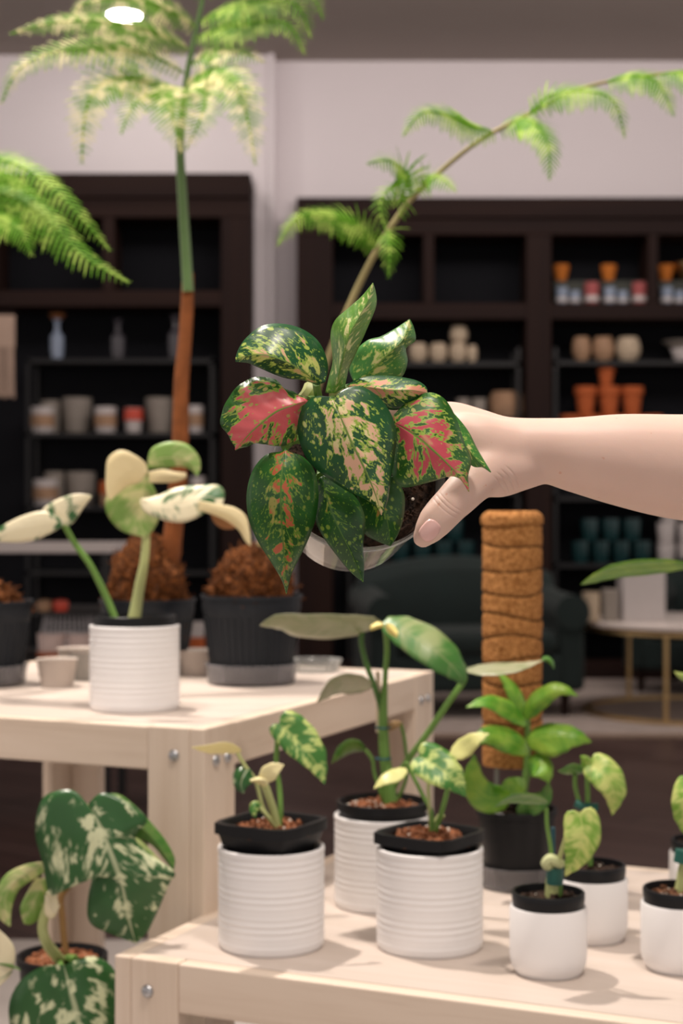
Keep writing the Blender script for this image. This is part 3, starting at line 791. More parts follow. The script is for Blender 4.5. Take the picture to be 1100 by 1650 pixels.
def soil_mb(c, r, amp=.004, n=26, square=0, seed=0, grains=40, R=None, gs=1.0):
    m = MB(); c = Vector(c); R = R or Matrix.Identity(3)
    rings = 12; sg = 40
    m.v.append(c+R @ Vector((0, 0, amp*1.5)))
    for k in range(1, rings+1):
        for i in range(sg):
            a = 2*math.pi*i/sg; rr = r*k/rings
            if square: rr *= 1/max(abs(math.cos(a-square+math.pi/4)), abs(math.sin(a-square+math.pi/4)))*.86
            x, y = rr*math.cos(a), rr*math.sin(a)
            z = amp*(1-(k/rings)**2)*1.2+amp*mnoise.noise(Vector((x*120+seed, y*120, seed)))*1.3
            m.v.append(c+R @ Vector((x, y, z if k < rings else -.006)))
    for i in range(sg): m.f.append((0, 1+i, 1+(i+1) % sg))
    for k in range(1, rings):
        for i in range(sg):
            i2 = (i+1) % sg; m.f.append((1+(k-1)*sg+i, 1+(k-1)*sg+i2, 1+k*sg+i2, 1+k*sg+i))
    rnd = random.Random(seed)
    for g in range(grains):
        a = rnd.uniform(0, 6.28); rr = r*.85*math.sqrt(rnd.random()); s = rnd.uniform(.0015, .0045)*gs
        p = c+R @ Vector((rr*math.cos(a), rr*math.sin(a), amp*1.2*(1-(rr/r)**2)+s*.4))
        Rr = Matrix.Rotation(rnd.uniform(0, 6), 3, 'X') @ Matrix.Rotation(rnd.uniform(0, 6), 3, 'Z')
        m.box(p, (s*1.6, s, s*.8), M=Rr)
    return m
perl = plain('white_perlite', (.75, .7, .62), .8, .3)
def perlite(parent, c, r, n, seed, R=None, amp=.004):
    m = MB(); rnd = random.Random(seed); R = R or Matrix.Identity(3)
    for g in range(n):
        a = rnd.uniform(0, 6.28); rr = r*.85*math.sqrt(rnd.random()); s = rnd.uniform(.0008, .002)
        p = Vector(c)+R @ Vector((rr*math.cos(a), rr*math.sin(a), amp*1.4*(1-(rr/r)**2)+s*.9))
        m.lathe([(0, -s), (s*.8, -s*.5), (s, 0), (s*.7, s*.7), (0, s)], p, 6, Matrix.Rotation(rnd.uniform(0, 3), 3, 'X'))
    return m.build('perlite', perl, parent)

def round_nursery(parent, c, r0, r1, h, mat=black_plastic, name='nursery_pot', rib=0, lip=.004):
    pr = [(0, 0), (r0, 0)]
    pr += [(r1-.001, h-.016), (r1-.001, h-.012), (r1+lip, h-.011), (r1+lip, h-.001), (r1+lip-.001, h), (r1-.0015, h), (r1-.0025, h-.012), (r0-.002, .002), (0, .002)]
    return MB().lathe(pr, c, 56).build(name, mat, parent)
def square_nursery(parent, c, w0, w1, h, rot, lip=.004, drop=.028):
    m = MB(); c = Vector(c); k0 = 0
    lv = [(.030, 0), (.041, h-.034), (.0425, h-drop), (w1*.93, h-drop+.001), (w1, h-.014), (w1+lip, h-.013), (w1+lip, h), (w1-.002, h), (w1-.006, h-.01), (w0-.003, .003)]
    prof_n = 24
    for w_, z in lv:
        for i in range(prof_n):
            a = 2*math.pi*i/prof_n; ca, sa = math.cos(a), math.sin(a); p = 6
            rr = w_/(abs(ca)**p+abs(sa)**p)**(1/p)
            v = Matrix.Rotation(rot, 3, 'Z') @ Vector((rr*ca, rr*sa, z)); m.v.append(c+v)
    for j in range(len(lv)-1):
        for i in range(prof_n):
            i2 = (i+1) % prof_n; m.f.append((j*prof_n+i, j*prof_n+i2, (j+1)*prof_n+i2, (j+1)*prof_n+i))
    m.f.append(tuple(range(prof_n))[::-1]); m.f.append(tuple((len(lv)-1)*prof_n+i for i in range(prof_n)))
    return m.build('nursery_pot', black_plastic, parent)

def base_of(px, yfront, z, r):
    d = (CAMZ-z)*FPX/(yfront-825)+r
    return Vector(((px-550)/FPX*d, d, z))

# ------------------------------------------------------------------ cover pots on the lower table
pA = base_of(437, 1546, LT, .0645); ribbed_pot('ribbed white cover pot holding the cream-leaved cutting, left on lower table', pA)
pB = base_of(692, 1548, LT, .0645); ribbed_pot('ribbed white cover pot in the middle front of the lower table', pB)
pC = base_of(616, 1476, LT, .0645); ribbed_pot('ribbed white cover pot standing behind between the two front ribbed pots', pC)
pD = base_of(883, 1584, LT, .0435); small_pot('small white pot nearest the camera on the lower table', pD)
pE = base_of(953, 1528, LT, .0435); small_pot('small white pot standing right behind the nearest small pot', pE)
pF = base_of(1094, 1577, LT, .0435); small_pot('small white pot cut by the right edge in front', pF)
pG = base_of(1132, 1478, LT, .0435); small_pot('small white pot half hidden behind at the right edge', pG)
pI = base_of(217, 1151, UT, .0645); ribbed_pot('ribbed white cover pot alone on the upper table with the cream monstera', pI)

# ------------------------------------------------------------------ A: cream cutting in square black pot
t = thing('potted_cutting', 'small marbled cutting with one cream leaf in the left square black pot', 'potted plant', pA+Vector((0, 0, .03)), group='cuttings in square nursery pots')
zr = LT+.150
square_nursery(t, (pA.x, pA.y, LT+.03), .040, .0510, .120, math.radians(-30))
soil_mb((pA.x, pA.y, zr-.009), .045, .004, square=math.radians(-30), seed=3).build('soil', soil_brown, t)
perlite(t, (pA.x, pA.y, zr-.008), .045, 8, 4)
d = pA.y
stem(t, [(450, 1334, d-.01), (452, 1300, d-.01), (449, 1260, d), (445, 1235, d), (447, 1190, d), (452, 1172, d)], .0032, stemm)
stem(t, [(447, 1334, d-.012), (440, 1305, d-.015), (430, 1275, d-.02), (425, 1262, d-.02)], .0048, stem_pale)
stem(t, [(446, 1332, d), (425, 1305, d), (412, 1260, d), (395, 1235, d), (385, 1218, d), (380, 1208, d)], .0024, stem_pale)
stem(t, [(444, 1334, d-.02), (430, 1315, d-.03), (418, 1300, d-.03)], .0022, stem_pale)
leaf2(t, lf_pothos, [(450, 1166, d), (475, 1190, d-.005), (505, 1225, d-.012), (523, 1264, d-.012)], 34, 26, 'heart', .012, -.008)
leaf2(t, lf_cream, [(389, 1210, d-.01), (365, 1204, d-.02), (335, 1206, d-.035), (308, 1204, d-.035)], 10, 9, 'ovate', .02, -.025, label='cream yellow leaf')
leaf2(t, lf_cream, [(425, 1262, d-.03), (430, 1250, d-.035), (440, 1240, d-.04), (458, 1232, d-.045)], 14, 15, 'ovate', .006, -.006)
leaf_px(t, lf_cream, d-.035, [(432, 1264), (428, 1258), (418, 1256), (402, 1258)], [(432, 1264), (426, 1268), (414, 1262), (402, 1259)], [(432, 1255), (425, 1250), (414, 1252), (402, 1257)])
leaf2(t, lf_monstera, [(402, 1238, d), (392, 1250, d-.01), (388, 1265, d-.015), (392, 1279, d-.015)], 20, 16, 'ovate', .004, .01)
leaf2(t, lf_pothos, [(420, 1308, d-.03), (411, 1298, d-.035), (408, 1308, d-.04), (412, 1318, d-.04)], 9, 8, 'ovate', .004, .004)

# ------------------------------------------------------------------ B: square pot cutting middle
t = thing('potted_cutting', 'marbled cutting with broad green leaf in the middle square black pot', 'potted plant', pB+Vector((0, 0, .015)), group='cuttings in square nursery pots')
zr = LT+.138
square_nursery(t, (pB.x, pB.y, LT+.02), .040, .0510, .118, math.radians(-36), .003, .017)
soil_mb((pB.x, pB.y, zr-.007), .045, .0065, square=math.radians(-36), seed=8).build('soil', soil_brown, t)
perlite(t, (pB.x, pB.y, zr-.005), .042, 10, 14)
d = pB.y
stem(t, [(694, 1348, d-.01), (695, 1310, d-.01), (680, 1280, d), (660, 1240, d+.01), (655, 1228, d+.01)], .0024, stemm)
stem(t, [(697, 1348, d-.012), (708, 1320, d-.02), (718, 1285, d-.03), (722, 1268, d-.03)], .003, stemm)
stem(t, [(694, 1348, d), (692, 1305, d-.01), (690, 1270, d-.01), (692, 1240, d-.01)], .0022, stem_pale)
stem(t, [(697, 1346, d-.005), (700, 1330, d-.005), (712, 1312, d-.008)], .0042, stem_pale)
leaf2(t, lf_pothos, [(675, 1218, d-.02), (700, 1232, d-.035), (728, 1254, d-.045), (750, 1284, d-.045)], 30, 32, 'heart', .012, -.012)
leaf2(t, lf_pothos_y, [(656, 1240, d), (640, 1248, d-.008), (620, 1256, d-.014), (602, 1271, d-.016)], 12, 11, 'ovate', -.008, .012)
leaf2(t, lf_pothos_y, [(725, 1222, d+.01), (745, 1205, d+.01), (765, 1190, d), (788, 1182, d)], 14, 18, 'ovate', .01, -.01)

# ------------------------------------------------------------------ C: tall philodendron
t = thing('climbing_houseplant', 'tall long-leaved climbing plant tied to a stake between front pots', 'potted plant', pC+Vector((0, 0, .01)))
MB().lathe([(0, 0), (.040, 0), (.0575, .116), (.0605, .117), (.0605, .127), (.0575, .128), (.055, .118), (0, .1)], (pC.x, pC.y, LT+.01), 56).build('nursery_pot', black_plastic, t)
soil_mb((pC.x, pC.y, LT+.128), .052, .006, seed=12).build('soil', soil_brown, t)
perlite(t, (pC.x-.02, pC.y-.01, LT+.131), .03, 14, 2)
d = pC.y
stem(t, [(628, 1302, d), (626, 1270, d), (619, 1210, d), (617, 1150, d), (619, 1110, d)], [.011, .0095, .0072, .006, .0045], stemm)
stem(t, [(619, 1120, d), (621, 1080, d), (623, 1050, d), (621, 1020, d-.01), (616, 1006, d-.015)], .0036, stemm)
stem(t, [(609, 1180, d+.004), (609, 1100, d+.004), (608, 1082, d+.004)], .003, plain('wood_stake', (.62, .5, .36)), 'stake')
stem(t, [(617, 1150, d), (603, 1105, d), (590, 1070, d), (582, 1035, d), (584, 1015, d)], .0036, stem_dark)
stem(t, [(617, 1175, d), (612, 1140, d), (604, 1112, d-.01), (600, 1102, d-.01)], .0028, stem_dark)
stem(t, [(632, 1270, d), (655, 1228, d-.005), (690, 1180, d-.015), (725, 1128, d-.02), (745, 1100, d-.02), (748, 1088, d-.02)], [.005, .0045, .0042, .004, .0042, .0045], stemm)
stem(t, [(618, 1290, d), (604, 1250, d), (600, 1225, d), (588, 1208, d)], .0026, stemm)
stem(t, [(640, 1290, d+.01), (655, 1250, d+.01), (652, 1195, d+.01), (645, 1165, d+.01)], .0024, stemm)
stem(t, [(646, 1166, d), (635, 1168, d), (625, 1175, d)], [.003, .0055, .004], plain('dry_sheath', (.35, .22, .10), .8), 'dry_node')
for yv in (1172, 1222):
    MB().tube([P(605, yv, d-.006), P(618, yv+2, d-.0125), P(629, yv, d-.004), P(618, yv, d+.012), P(605, yv, d-.002)], .0015, 6).build('plant_tie', plain('blue_green_tie', (.01, .08, .10)), t, label if False else True)
leaf2(t, lf_greyg, [(612, 1000, d-.02), (560, 1006, d-.04), (490, 1006, d-.06), (450, 1000, d-.06), (418, 1008, d-.05)], 22, 18, 'long', .05, -.02, label='grey green leaf reaching left')
leaf2(t, lf_long, [(614, 1004, d-.03), (650, 1018, d-.05), (700, 1048, d-.07), (738, 1085, d-.07), (745, 1106, d-.06)], 30, 30, 'long', .03, -.01)
leaf_px(t, yellow_tip, d-.084, [(622, 1006), (630, 1014), (640, 1024)], [(620, 1010), (626, 1020), (640, 1028)], [(622, 1004), (634, 1008), (642, 1020)], name='yellow_blotch')
leaf_px(t, yellow_tip, d-.06, [(618, 1006), (606, 1008), (596, 1013)], [(618, 1010), (604, 1014), (597, 1016)], [(616, 1003), (606, 1003), (596, 1009)], name='yellow_blotch')
leaf2(t, lf_greyg, [(601, 1104, d-.01), (570, 1100, d-.03), (540, 1104, d-.05), (510, 1132, d-.055)], 18, 16, 'ovate', .04, -.02)
leaf2(t, lf_green, [(588, 1208, d), (570, 1202, d-.012), (552, 1210, d-.02), (534, 1230, d-.025)], 10, 12, 'ovate', .02, -.01)
leaf2(t, lf_greyg, [(749, 1080, d-.03), (790, 1078, d-.04), (835, 1074, d-.05), (875, 1064, d-.05)], 9, 12, 'ovate', .03, -.03, label='silvery leaf crossing the coir pole')
leaf2(t, lf_green, [(872, 1064, d-.05), (880, 1062, d-.05), (888, 1068, d-.05), (892, 1078, d-.05)], 5, 4, 'ovate')

# ------------------------------------------------------------------ D: small pot front
def small_plant(label, pos, seed, rr=.0405, protr=.016, mat=soil_dark):
    t = thing('rooted_cutting', label, 'potted plant', pos+Vector((0, 0, .014)), group='cuttings in small white pots')
    h = .0755+protr-.014
    m = MB().lathe([(0, 0), (rr*.8, 0), (rr-.0025, h-.020), (rr, h-.018), (rr, h-.012), (rr+.0007, h-.008), (rr+.0007, h-.001), (rr, h), (rr-.0025, h), (rr-.0035, h-.012), (0, h-.03)], (pos.x, pos.y, LT+.014), 48)
    m.build('nursery_pot', black_plastic, t)
    z = LT+.0755+protr-.009
    soil_mb((pos.x, pos.y, z), rr-.003, .0035, seed=seed, grains=26).build('soil', mat, t)
    perlite(t, (pos.x, pos.y, z), rr-.006, 3, seed)
    return t
tie = plain('dark_green_tie', (.006, .09, .07), .5)
t = small_plant('small lime cutting with green tie and blue stake in front pot', pD, 21)
d = pD.y
stem(t, [(889, 1452, d-.004), (889, 1425, d-.004), (890, 1402, d-.004)], [.0085, .0075, .0065], stem_pale)
stem(t, [(897, 1452, d), (899, 1428, d), (897, 1402, d)], [.006, .005, .005], stemm)
MB().tube([P(893, 1424, d-.004), P(894, 1398, d-.004)], .0098, 16, 2).build('plant_tie', tie, t)
stem(t, [(889, 1400, d-.006), (880, 1392, d-.01), (886, 1384, d-.012), (900, 1390, d-.01), (903, 1396, d-.008)], [.004, .0065, .006, .0065, .004], plain('pale_node', (.52, .56, .30), .7), 'node')
MB().rng(P(888, 0, d).x, P(895, 0, d).x, d+.002, d+.005, P(0, 1440, d).z, P(0, 1334, d).z).build('stake', plain('dark_teal_stake', (.01, .06, .09), .4), t, bevel=.0005)
stem(t, [(890, 1396, d-.002), (886, 1360, d-.003), (881, 1330, d-.01), (880, 1302, d-.012)], .0024, stemm)
stem(t, [(898, 1395, d-.01), (905, 1370, d-.015), (913, 1345, d-.022), (920, 1332, d-.026)], .0026, stem_pale)
leaf2(t, lf_lime, [(934, 1310, d-.035), (938, 1345, d-.045), (928, 1380, d-.045), (910, 1412, d-.035)], 30, 30, 'heart', .006, .008)
leaf2(t, lf_green, [(883, 1293, d-.012), (860, 1286, d-.02), (825, 1286, d-.03), (796, 1300, d-.035)], 10, 8, 'ovate', .02, -.02)
# E
t = small_plant('small cutting with drooping lime leaf in the rear small pot', pE, 31)
d = pE.y
stem(t, [(951, 1395, d), (950, 1350, d), (948, 1312, d), (947, 1292, d), (946, 1260, d), (945, 1245, d)], .003, stemm)
stem(t, [(935, 1300, d), (927, 1270, d), (926, 1248, d)], .0028, stemm)
MB().tube([P(926, 1294, d-.004), P(940, 1300, d-.006), P(962, 1301, d-.004)], .0052, 10).build('plant_tie', tie, t)
leaf2(t, lf_lime, [(952, 1232, d-.012), (972, 1248, d-.025), (988, 1275, d-.03), (986, 1314, d-.022)], 27, 24, 'heart', .01, -.004)
leaf2(t, lf_lime, [(948, 1240, d-.01), (944, 1228, d-.015), (940, 1222, d-.02), (934, 1218, d-.02)], 10, 10, 'ovate')
leaf2(t, lf_green, [(941, 1244, d-.01), (925, 1242, d-.014), (910, 1244, d-.02), (898, 1242, d-.02)], 5, 12, 'ovate', .02, -.01)
# F
t = small_plant('pale leaved cutting at the right edge with green tie', pF, 41, mat=soil_mat('mid_brown_soil', (.04, .018, .01), (.16, .07, .035), .01))
d = pF.y
stem(t, [(1096, 1444, d), (1100, 1410, d), (1104, 1385, d)], [.008, .007, .006], stem_pale)
MB().tube([P(1098, 1390, d-.002), P(1101, 1370, d-.002)], .0095, 14, 2).build('plant_tie', tie, t)
stem(t, [(1104, 1385, d), (1112, 1340, d), (1110, 1290, d), (1104, 1270, d)], .003, stem_pale)
leaf2(t, lf_lime, [(1108, 1258, d-.01), (1102, 1285, d-.02), (1100, 1315, d-.02), (1106, 1350, d-.01)], 26, 20, 'heart', .005, .01)
# G
t = small_plant('taller cutting half hidden at the right edge with a horizontal leaf', pG, 51)
d = pG.y
stem(t, [(1134, 1395, d), (1138, 1250, d), (1130, 1100, d), (1120, 980, d-.03), (1112, 916, d-.06)], [.005, .004, .0035, .003, .0026], stemm)
stem(t, [(1136, 1180, d), (1125, 1130, d), (1110, 1098, d)], .0025, stemm)
leaf2(t, lf_phil, [(1112, 912, d-.06), (1060, 914, d-.08), (990, 922, d-.09), (935, 942, d-.08)], 10, 16, 'long', .05, -.05, label='long green leaf entering from the right')
leaf2(t, lf_lime, [(1116, 1098, d), (1105, 1092, d-.01), (1092, 1086, d-.02), (1086, 1082, d-.02)], 7, 6, 'ovate')

# ------------------------------------------------------------------ H: coir pole plant in black pot with clear saucer
pH = base_of(832, 1441, LT, .050)
t = thing('coir_pole_plant', 'bright green leaved plant on thick coir pole in black pot', 'potted plant', pH)
MB().lathe([(0, .002), (.043, .002), (.0535, .098), (.0535, .100), (.0565, .101), (.0565, .109), (.055, .110), (.052, .109), (.0505, .098), (0, .09)], pH, 56).build('nursery_pot', black_plastic, t)
soil_mb((pH.x, pH.y, LT+.10), .049, .004, seed=17).build('soil', soil_dark, t)
MB().lathe([(0, 0), (.046, 0), (.052, .004), (.0545, .030), (.0555, .031), (.0545, .032), (.053, .031), (.0505, .0045), (0, .0015)], pH, 56).build('saucer', clear2, t, label if False else True)
d = pH.y+.008
# coir pole
coir = NT('coir_fibre'); v = coir.coord('Object', (1, 1, 1)); a_ = coir.noise(v, 220, 4, .7); b_ = coir.noise(v, 26, 2)
coir.base(coir.mix(coir.step(a_, .3, .7), (.20, .075, .018), (.52, .25, .09)), .95, .1)
coir.b.inputs['Base Color'].links[0].from_node  # keep
coir.bump(a_, 1.0, .004)
pz0, pz1 = P(0, 1232, d).z, P(0, 823, d).z
pcx = P(825, 0, d).x; R0 = 48/FPX*d
pr = [(0, pz0), (R0*.92, pz0)]
seams = [pz0+(pz1-pz0)*f for f in (.08, .17, .24, .33, .42, .50, .59, .68, .76, .86, .945)]
N_ = 150
m = MB(); k0 = 0; ns = 64
for i in range(N_+1):
    z = pz0+(pz1-pz0)*i/N_
    for j in range(ns):
        a = 2*math.pi*j/ns; r = R0
        for q, sz in enumerate(seams):
            zz_ = sz+.004*math.sin(a+q*1.9)+.003*math.sin(2*a+q)
            r -= .0021*math.exp(-((z-zz_)/.0022)**2)
        r += .0012*mnoise.noise(Vector((math.cos(a)*6, math.sin(a)*6, z*90)))+.0007*mnoise.noise(Vector((math.cos(a)*25, math.sin(a)*25, z*400)))
        e = (pz1-z)/.012
        if e < 1: r -= .010*(1-e)**2.2
        if z > seams[-1]: r += .002
        m.v.append(Vector((pcx+r*math.cos(a), d+r*math.sin(a), z)))
for i in range(N_):
    for j in range(ns):
        j2 = (j+1) % ns; m.f.append((i*ns+j, i*ns+j2, (i+1)*ns+j2, (i+1)*ns+j))
m.f.append(tuple(range(ns))[::-1]); m.f.append(tuple(N_*ns+j for j in range(ns)))
cp = m.build('coir_pole', coir.m, t)
strm = plain('dark_brown_twine', (.10, .045, .015), .9, .1)
for q, sz in enumerate(seams[:-1]):
    MB().tube([Vector((pcx+(R0-.0014)*math.cos(a), d+(R0-.0014)*math.sin(a), sz+.004*math.sin(a+q*1.9)+.003*math.sin(2*a+q))) for a in [k*math.pi/12 for k in range(25)]], .0011, 6, 1).build('twine', strm, cp)
for xx in (800, 846):
    MB().tube([P(xx, 1235, d-.01), P(xx, 1300, d-.01)], .0035, 10, 1).build('stake', plain('grey_stake', (.30, .28, .30), .4), t)
d = pH.y-.045
stem(t, [(838, 1310, d+.03), (846, 1260, d+.012), (850, 1200, d+.012), (848, 1150, d+.012), (842, 1128, d+.008)], [.005, .005, .0045, .004, .003], stemm)
leaf2(t, lf_phil, [(847, 1196, d), (880, 1186, d-.02), (920, 1184, d-.035), (953, 1196, d-.035)], 20, 36, 'ovate', .02, -.01)
leaf2(t, lf_phil, [(846, 1160, d), (870, 1130, d-.02), (900, 1112, d-.03), (931, 1122, d-.03)], 18, 14, 'ovate', .015, .0)
leaf2(t, lf_phil, [(848, 1170, d), (820, 1148, d-.015), (785, 1132, d-.03), (750, 1140, d-.035)], 13, 16, 'ovate', -.01, .015)
leaf2(t, lf_phil, [(842, 1150, d), (830, 1122, d+.0), (815, 1098, d+.006), (800, 1085, d+.01)], 12, 12, 'ovate', .0, .01)
leaf2(t, lf_phil, [(852, 1216, d), (825, 1196, d-.02), (785, 1184, d-.035), (748, 1204, d-.04)], 22, 18, 'ovate', -.015, .02)
leaf2(t, lf_phil, [(850, 1225, d), (870, 1232, d-.02), (880, 1246, d-.03), (884, 1262, d-.03)], 18, 26, 'ovate', .01, .0)
leaf2(t, lf_phil, [(846, 1258, d), (832, 1262, d-.02), (818, 1262, d-.03), (806, 1270, d-.03)], 24, 10, 'ovate', .01, .0)
leaf2(t, lf_phil, [(826, 1276, d), (790, 1286, d-.02), (765, 1262, d-.03), (764, 1215, d-.03)], 26, 24, 'ovate', .01, .0)
leaf2(t, lf_green, [(832, 1310, d+.01), (855, 1300, d-.01), (878, 1284, d-.015), (884, 1258, d-.015)], 18, 16, 'ovate', .01, .0)

# ------------------------------------------------------------------ I: cream monstera on the upper table
t = thing('variegated_monstera', 'cream and green monstera with curled pale leaves in ribbed pot', 'potted plant', pI+Vector((0, 0, .01)))
MB().lathe([(0, 0), (.045, 0), (.0565, .110), (.0595, .111), (.0595, .1225), (.058, .1235), (.055, .112), (0, .1)], (pI.x, pI.y, UT+.01), 56).build('nursery_pot', black_plastic, t)
soil_mb((pI.x, pI.y, UT+.122), .0545, .004, seed=61, grains=30).build('soil', soil_dark, t)
d = pI.y
stem(t, [(216, 1000, d-.005), (224, 950, d-.005), (233, 900, d-.01), (236, 840, d-.012), (235, 790, d-.015), (234, 750, d-.015)], [.0095, .0075, .0062, .0058, .0052, .0045], stem_pale)
stem(t, [(185, 996, d), (168, 955, d), (145, 910, d-.01), (120, 875, d-.015), (103, 845, d-.02)], [.0055, .005, .0045, .0042, .004], stemm)
D_ = d-.03
leaf_px(t, lf_monstera_w, D_-.02, [(236, 752), (218, 760), (200, 770), (186, 785), (178, 806)], [(236, 748), (222, 736), (196, 725), (174, 738), (170, 770), (171, 795), (178, 806)], [(238, 760), (225, 778), (208, 782), (194, 792), (178, 806)], eL=-.004, eR=.006, bulge=.01)
leaf_px(t, lf_monstera_g, D_+.01, [(236, 770, .0), (226, 800), (224, 830), (232, 866)], [(232, 768), (190, 785), (171, 800), (172, 828), (195, 855), (232, 866)], [(240, 770), (254, 800), (256, 835), (244, 858), (232, 866)], eL=.003, eR=.004, bulge=.02)
leaf_px(t, lf_monstera_g, D_, [(238, 745), (262, 738), (290, 740), (310, 752), (317, 768)], [(238, 740), (245, 722), (270, 712), (300, 715), (320, 735), (323, 755), (317, 768)], [(238, 755), (262, 755), (290, 752), (306, 756), (317, 768)], eL=.003, eR=.004, bulge=.02)
leaf_px(t, lf_monstera_w, D_-.005, [(240, 768), (262, 764), (285, 766), (300, 770)], [(240, 760), (262, 756), (282, 760), (300, 762)], [(240, 778), (262, 778), (285, 776), (300, 770)], eL=.003, eR=.004, bulge=.02)
leaf_px(t, lf_monstera_mix, D_-.045, [(232, 812), (262, 815), (300, 812), (335, 800), (358, 812)], [(226, 804), (250, 800), (285, 786), (325, 782), (352, 782), (362, 795), (358, 814)], [(226, 806), (232, 824), (262, 838), (295, 842), (325, 830), (345, 815), (358, 814)], label='half cream leaf', eL=.012, eR=-.004, bulge=.02)
leaf_px(t, lf_monstera_w, D_-.06, [(320, 814), (345, 820), (372, 830), (392, 848), (404, 878)], [(320, 806), (350, 812), (378, 818), (396, 832), (402, 855), (404, 880)], [(318, 822), (345, 830), (370, 842), (386, 856), (395, 872), (404, 880)], eL=.003, eR=.004, bulge=.02)
leaf_px(t, lf_monstera_mix, D_-.04, [(104, 843), (75, 840), (40, 846), (5, 858), (-25, 868)], [(104, 846), (80, 860), (50, 872), (10, 874), (-30, 870)], [(102, 838), (72, 824), (40, 830), (8, 845), (-28, 866)], eL=.003, eR=.004, bulge=.02)
leaf_px(t, lf_monstera_mix, D_-.02, [(104, 840), (112, 825), (125, 812), (148, 800)], [(98, 846), (76, 836), (68, 822), (90, 806), (120, 796), (148, 798)], [(108, 850), (120, 840), (132, 822), (148, 800)], eL=.003, eR=.004, bulge=.02)
leaf_px(t, plain('dry_brown_leaf', (.30, .14, .06), .8, .2), D_+.02, [(340, 820), (355, 832), (368, 842), (378, 850)], [(338, 826), (345, 842), (360, 852), (378, 852)], [(345, 815), (362, 820), (375, 832), (380, 848)], name='dried_leaf', bulge=.02)

# ------------------------------------------------------------------ black pots with tree ferns
def fern_pot(t, c, r, h, seed, moss_h, saucer=True):
    pr = [(0, .004), (r*.76, .004), (r*.94, h-.03), (r*.97, h-.022), (r*.97, h-.006), (r, h-.006), (r, h), (r*.955, h), (r*.93, h-.03), (0, h-.05)]
    MB().lathe(pr, c, 64).build('nursery_pot', grey_plastic, t)
    rb = MB()
    for i in range(40):
        a = 2*math.pi*i/40
        rb.tube([Vector(c)+Vector((r*.77*math.cos(a), r*.77*math.sin(a), .01)), Vector(c)+Vector((r*.935*math.cos(a), r*.935*math.sin(a), h-.035))], .0016, 5, 1)
    rb.build('pot_ribs', grey_plastic, t)
    if saucer:
        MB().lathe([(0, 0), (r*.82, 0), (r*.86, .004), (r*.90, .032), (r*.92, .033), (r*.88, .034), (r*.84, .006), (0, .002)], c, 56).build('saucer', clear2, t)
    m = MB(); k = 0
    bm = bmesh.new(); bmesh.ops.create_icosphere(bm, subdivisions=6, radius=1)
    vs = []
    for v in bm.verts:
        p = v.co.copy(); nn = mnoise.noise(p*2.2+Vector((seed, 0, 0)))*.22+mnoise.noise(p*6+Vector((seed, 3, 0)))*.12+mnoise.noise(p*19+Vector((0, 3, seed)))*.07+mnoise.noise(p*50)*.05
        p *= (1+nn); vs.append(Vector(c)+Vector((p.x*r*(.86 if p.z > 0 else .74), p.y*r*(.86 if p.z > 0 else .74), h-.02+p.z*moss_h)))
    m.v = vs; bm.verts.index_update(); m.f = [tuple(v.index for v in f.verts) for f in bm.faces]; bm.free()
    mo = m.build('root_mass', mossm, t)
    fz = MB(); rnd = random.Random(seed)
    for i in range(420):
        v = vs[rnd.randrange(len(vs))]; o_ = (v-(Vector(c)+Vector((0, 0, h-.02)))).normalized()
        q = v+o_*rnd.uniform(.004, .012)+Vector((rnd.uniform(-.006, .006), rnd.uniform(-.006, .006), rnd.uniform(-.004, .004)))
        fz.tube([v-o_*.004, q], .0007, 4, 1)
    fz.build('root_fibres', mossm, mo)
    return mo

def pinna(mb, pts, Lmax, nl=26, droop=.55, fwd=.45, lobes=9, tipness=.8, upv=None, w=.17):
    w = .095; droop *= .75; nl = int(nl*.95); Lmax *= 1.15; upv = upv or (0, -.85, .5)
    """comb of lobed leaflets along a 3-D curve"""
    n = nl; Q = resample(pts, n)
    upv = Vector(upv) if upv else Vector((0, 0, 1))
    for i in range(1, n):
        s = i/(n-1); p = Q[i]; T = (Q[min(i+1, n-1)]-Q[i-1]).normalized()
        up = (upv-T*T.dot(upv)); up = up.normalized() if up.length > .1 else Vector((0, -1, 0))
        S = T.cross(up).normalized()
        L = Lmax*(min(1, .35+2.2*s) if s < .3 else 1)*max(.10, (1-s)**.62*1.12)
        for sg in (-1, 1):
            dirv = (S*sg*.9+T*fwd-Vector((0, 0, 1))*droop*.25).normalized()
            dw = -Vector((0, 0, 1))*droop
            jit = 1+.12*math.sin(i*2.3+sg)
            prev = None; wd = L*w
            k0 = len(mb.v); q = p.copy(); dv = dirv.copy()
            for j in range(lobes+1):
                f = j/lobes
                wj = wd*(1-f)**.6+.0002
                A = (T*1.0-dv*dv.dot(T)); A = A.normalized() if A.length > .05 else T
                z = 1.0 if j % 2 else .55
                mb.v += [q+A*wj*z, q+up*wj*.12, q-A*wj*z]
                q = q+dv*(L*jit/lobes); dv = (dv+dw/lobes).normalized()
            for j in range(lobes):
                a = k0+j*3
                mb.f += [(a, a+1, a+4, a+3), (a+1, a+2, a+5, a+4)]
    mb.tube(pts, Lmax*.016+.0006, 5, 3)
    return mb
def px3(L): return [P(*p) for p in L]
def frond(parent, pts, L, mat=None, **kw):
    return pinna(MB(), px3(pts), L, **kw).build('pinna', mat or fern_a, parent)

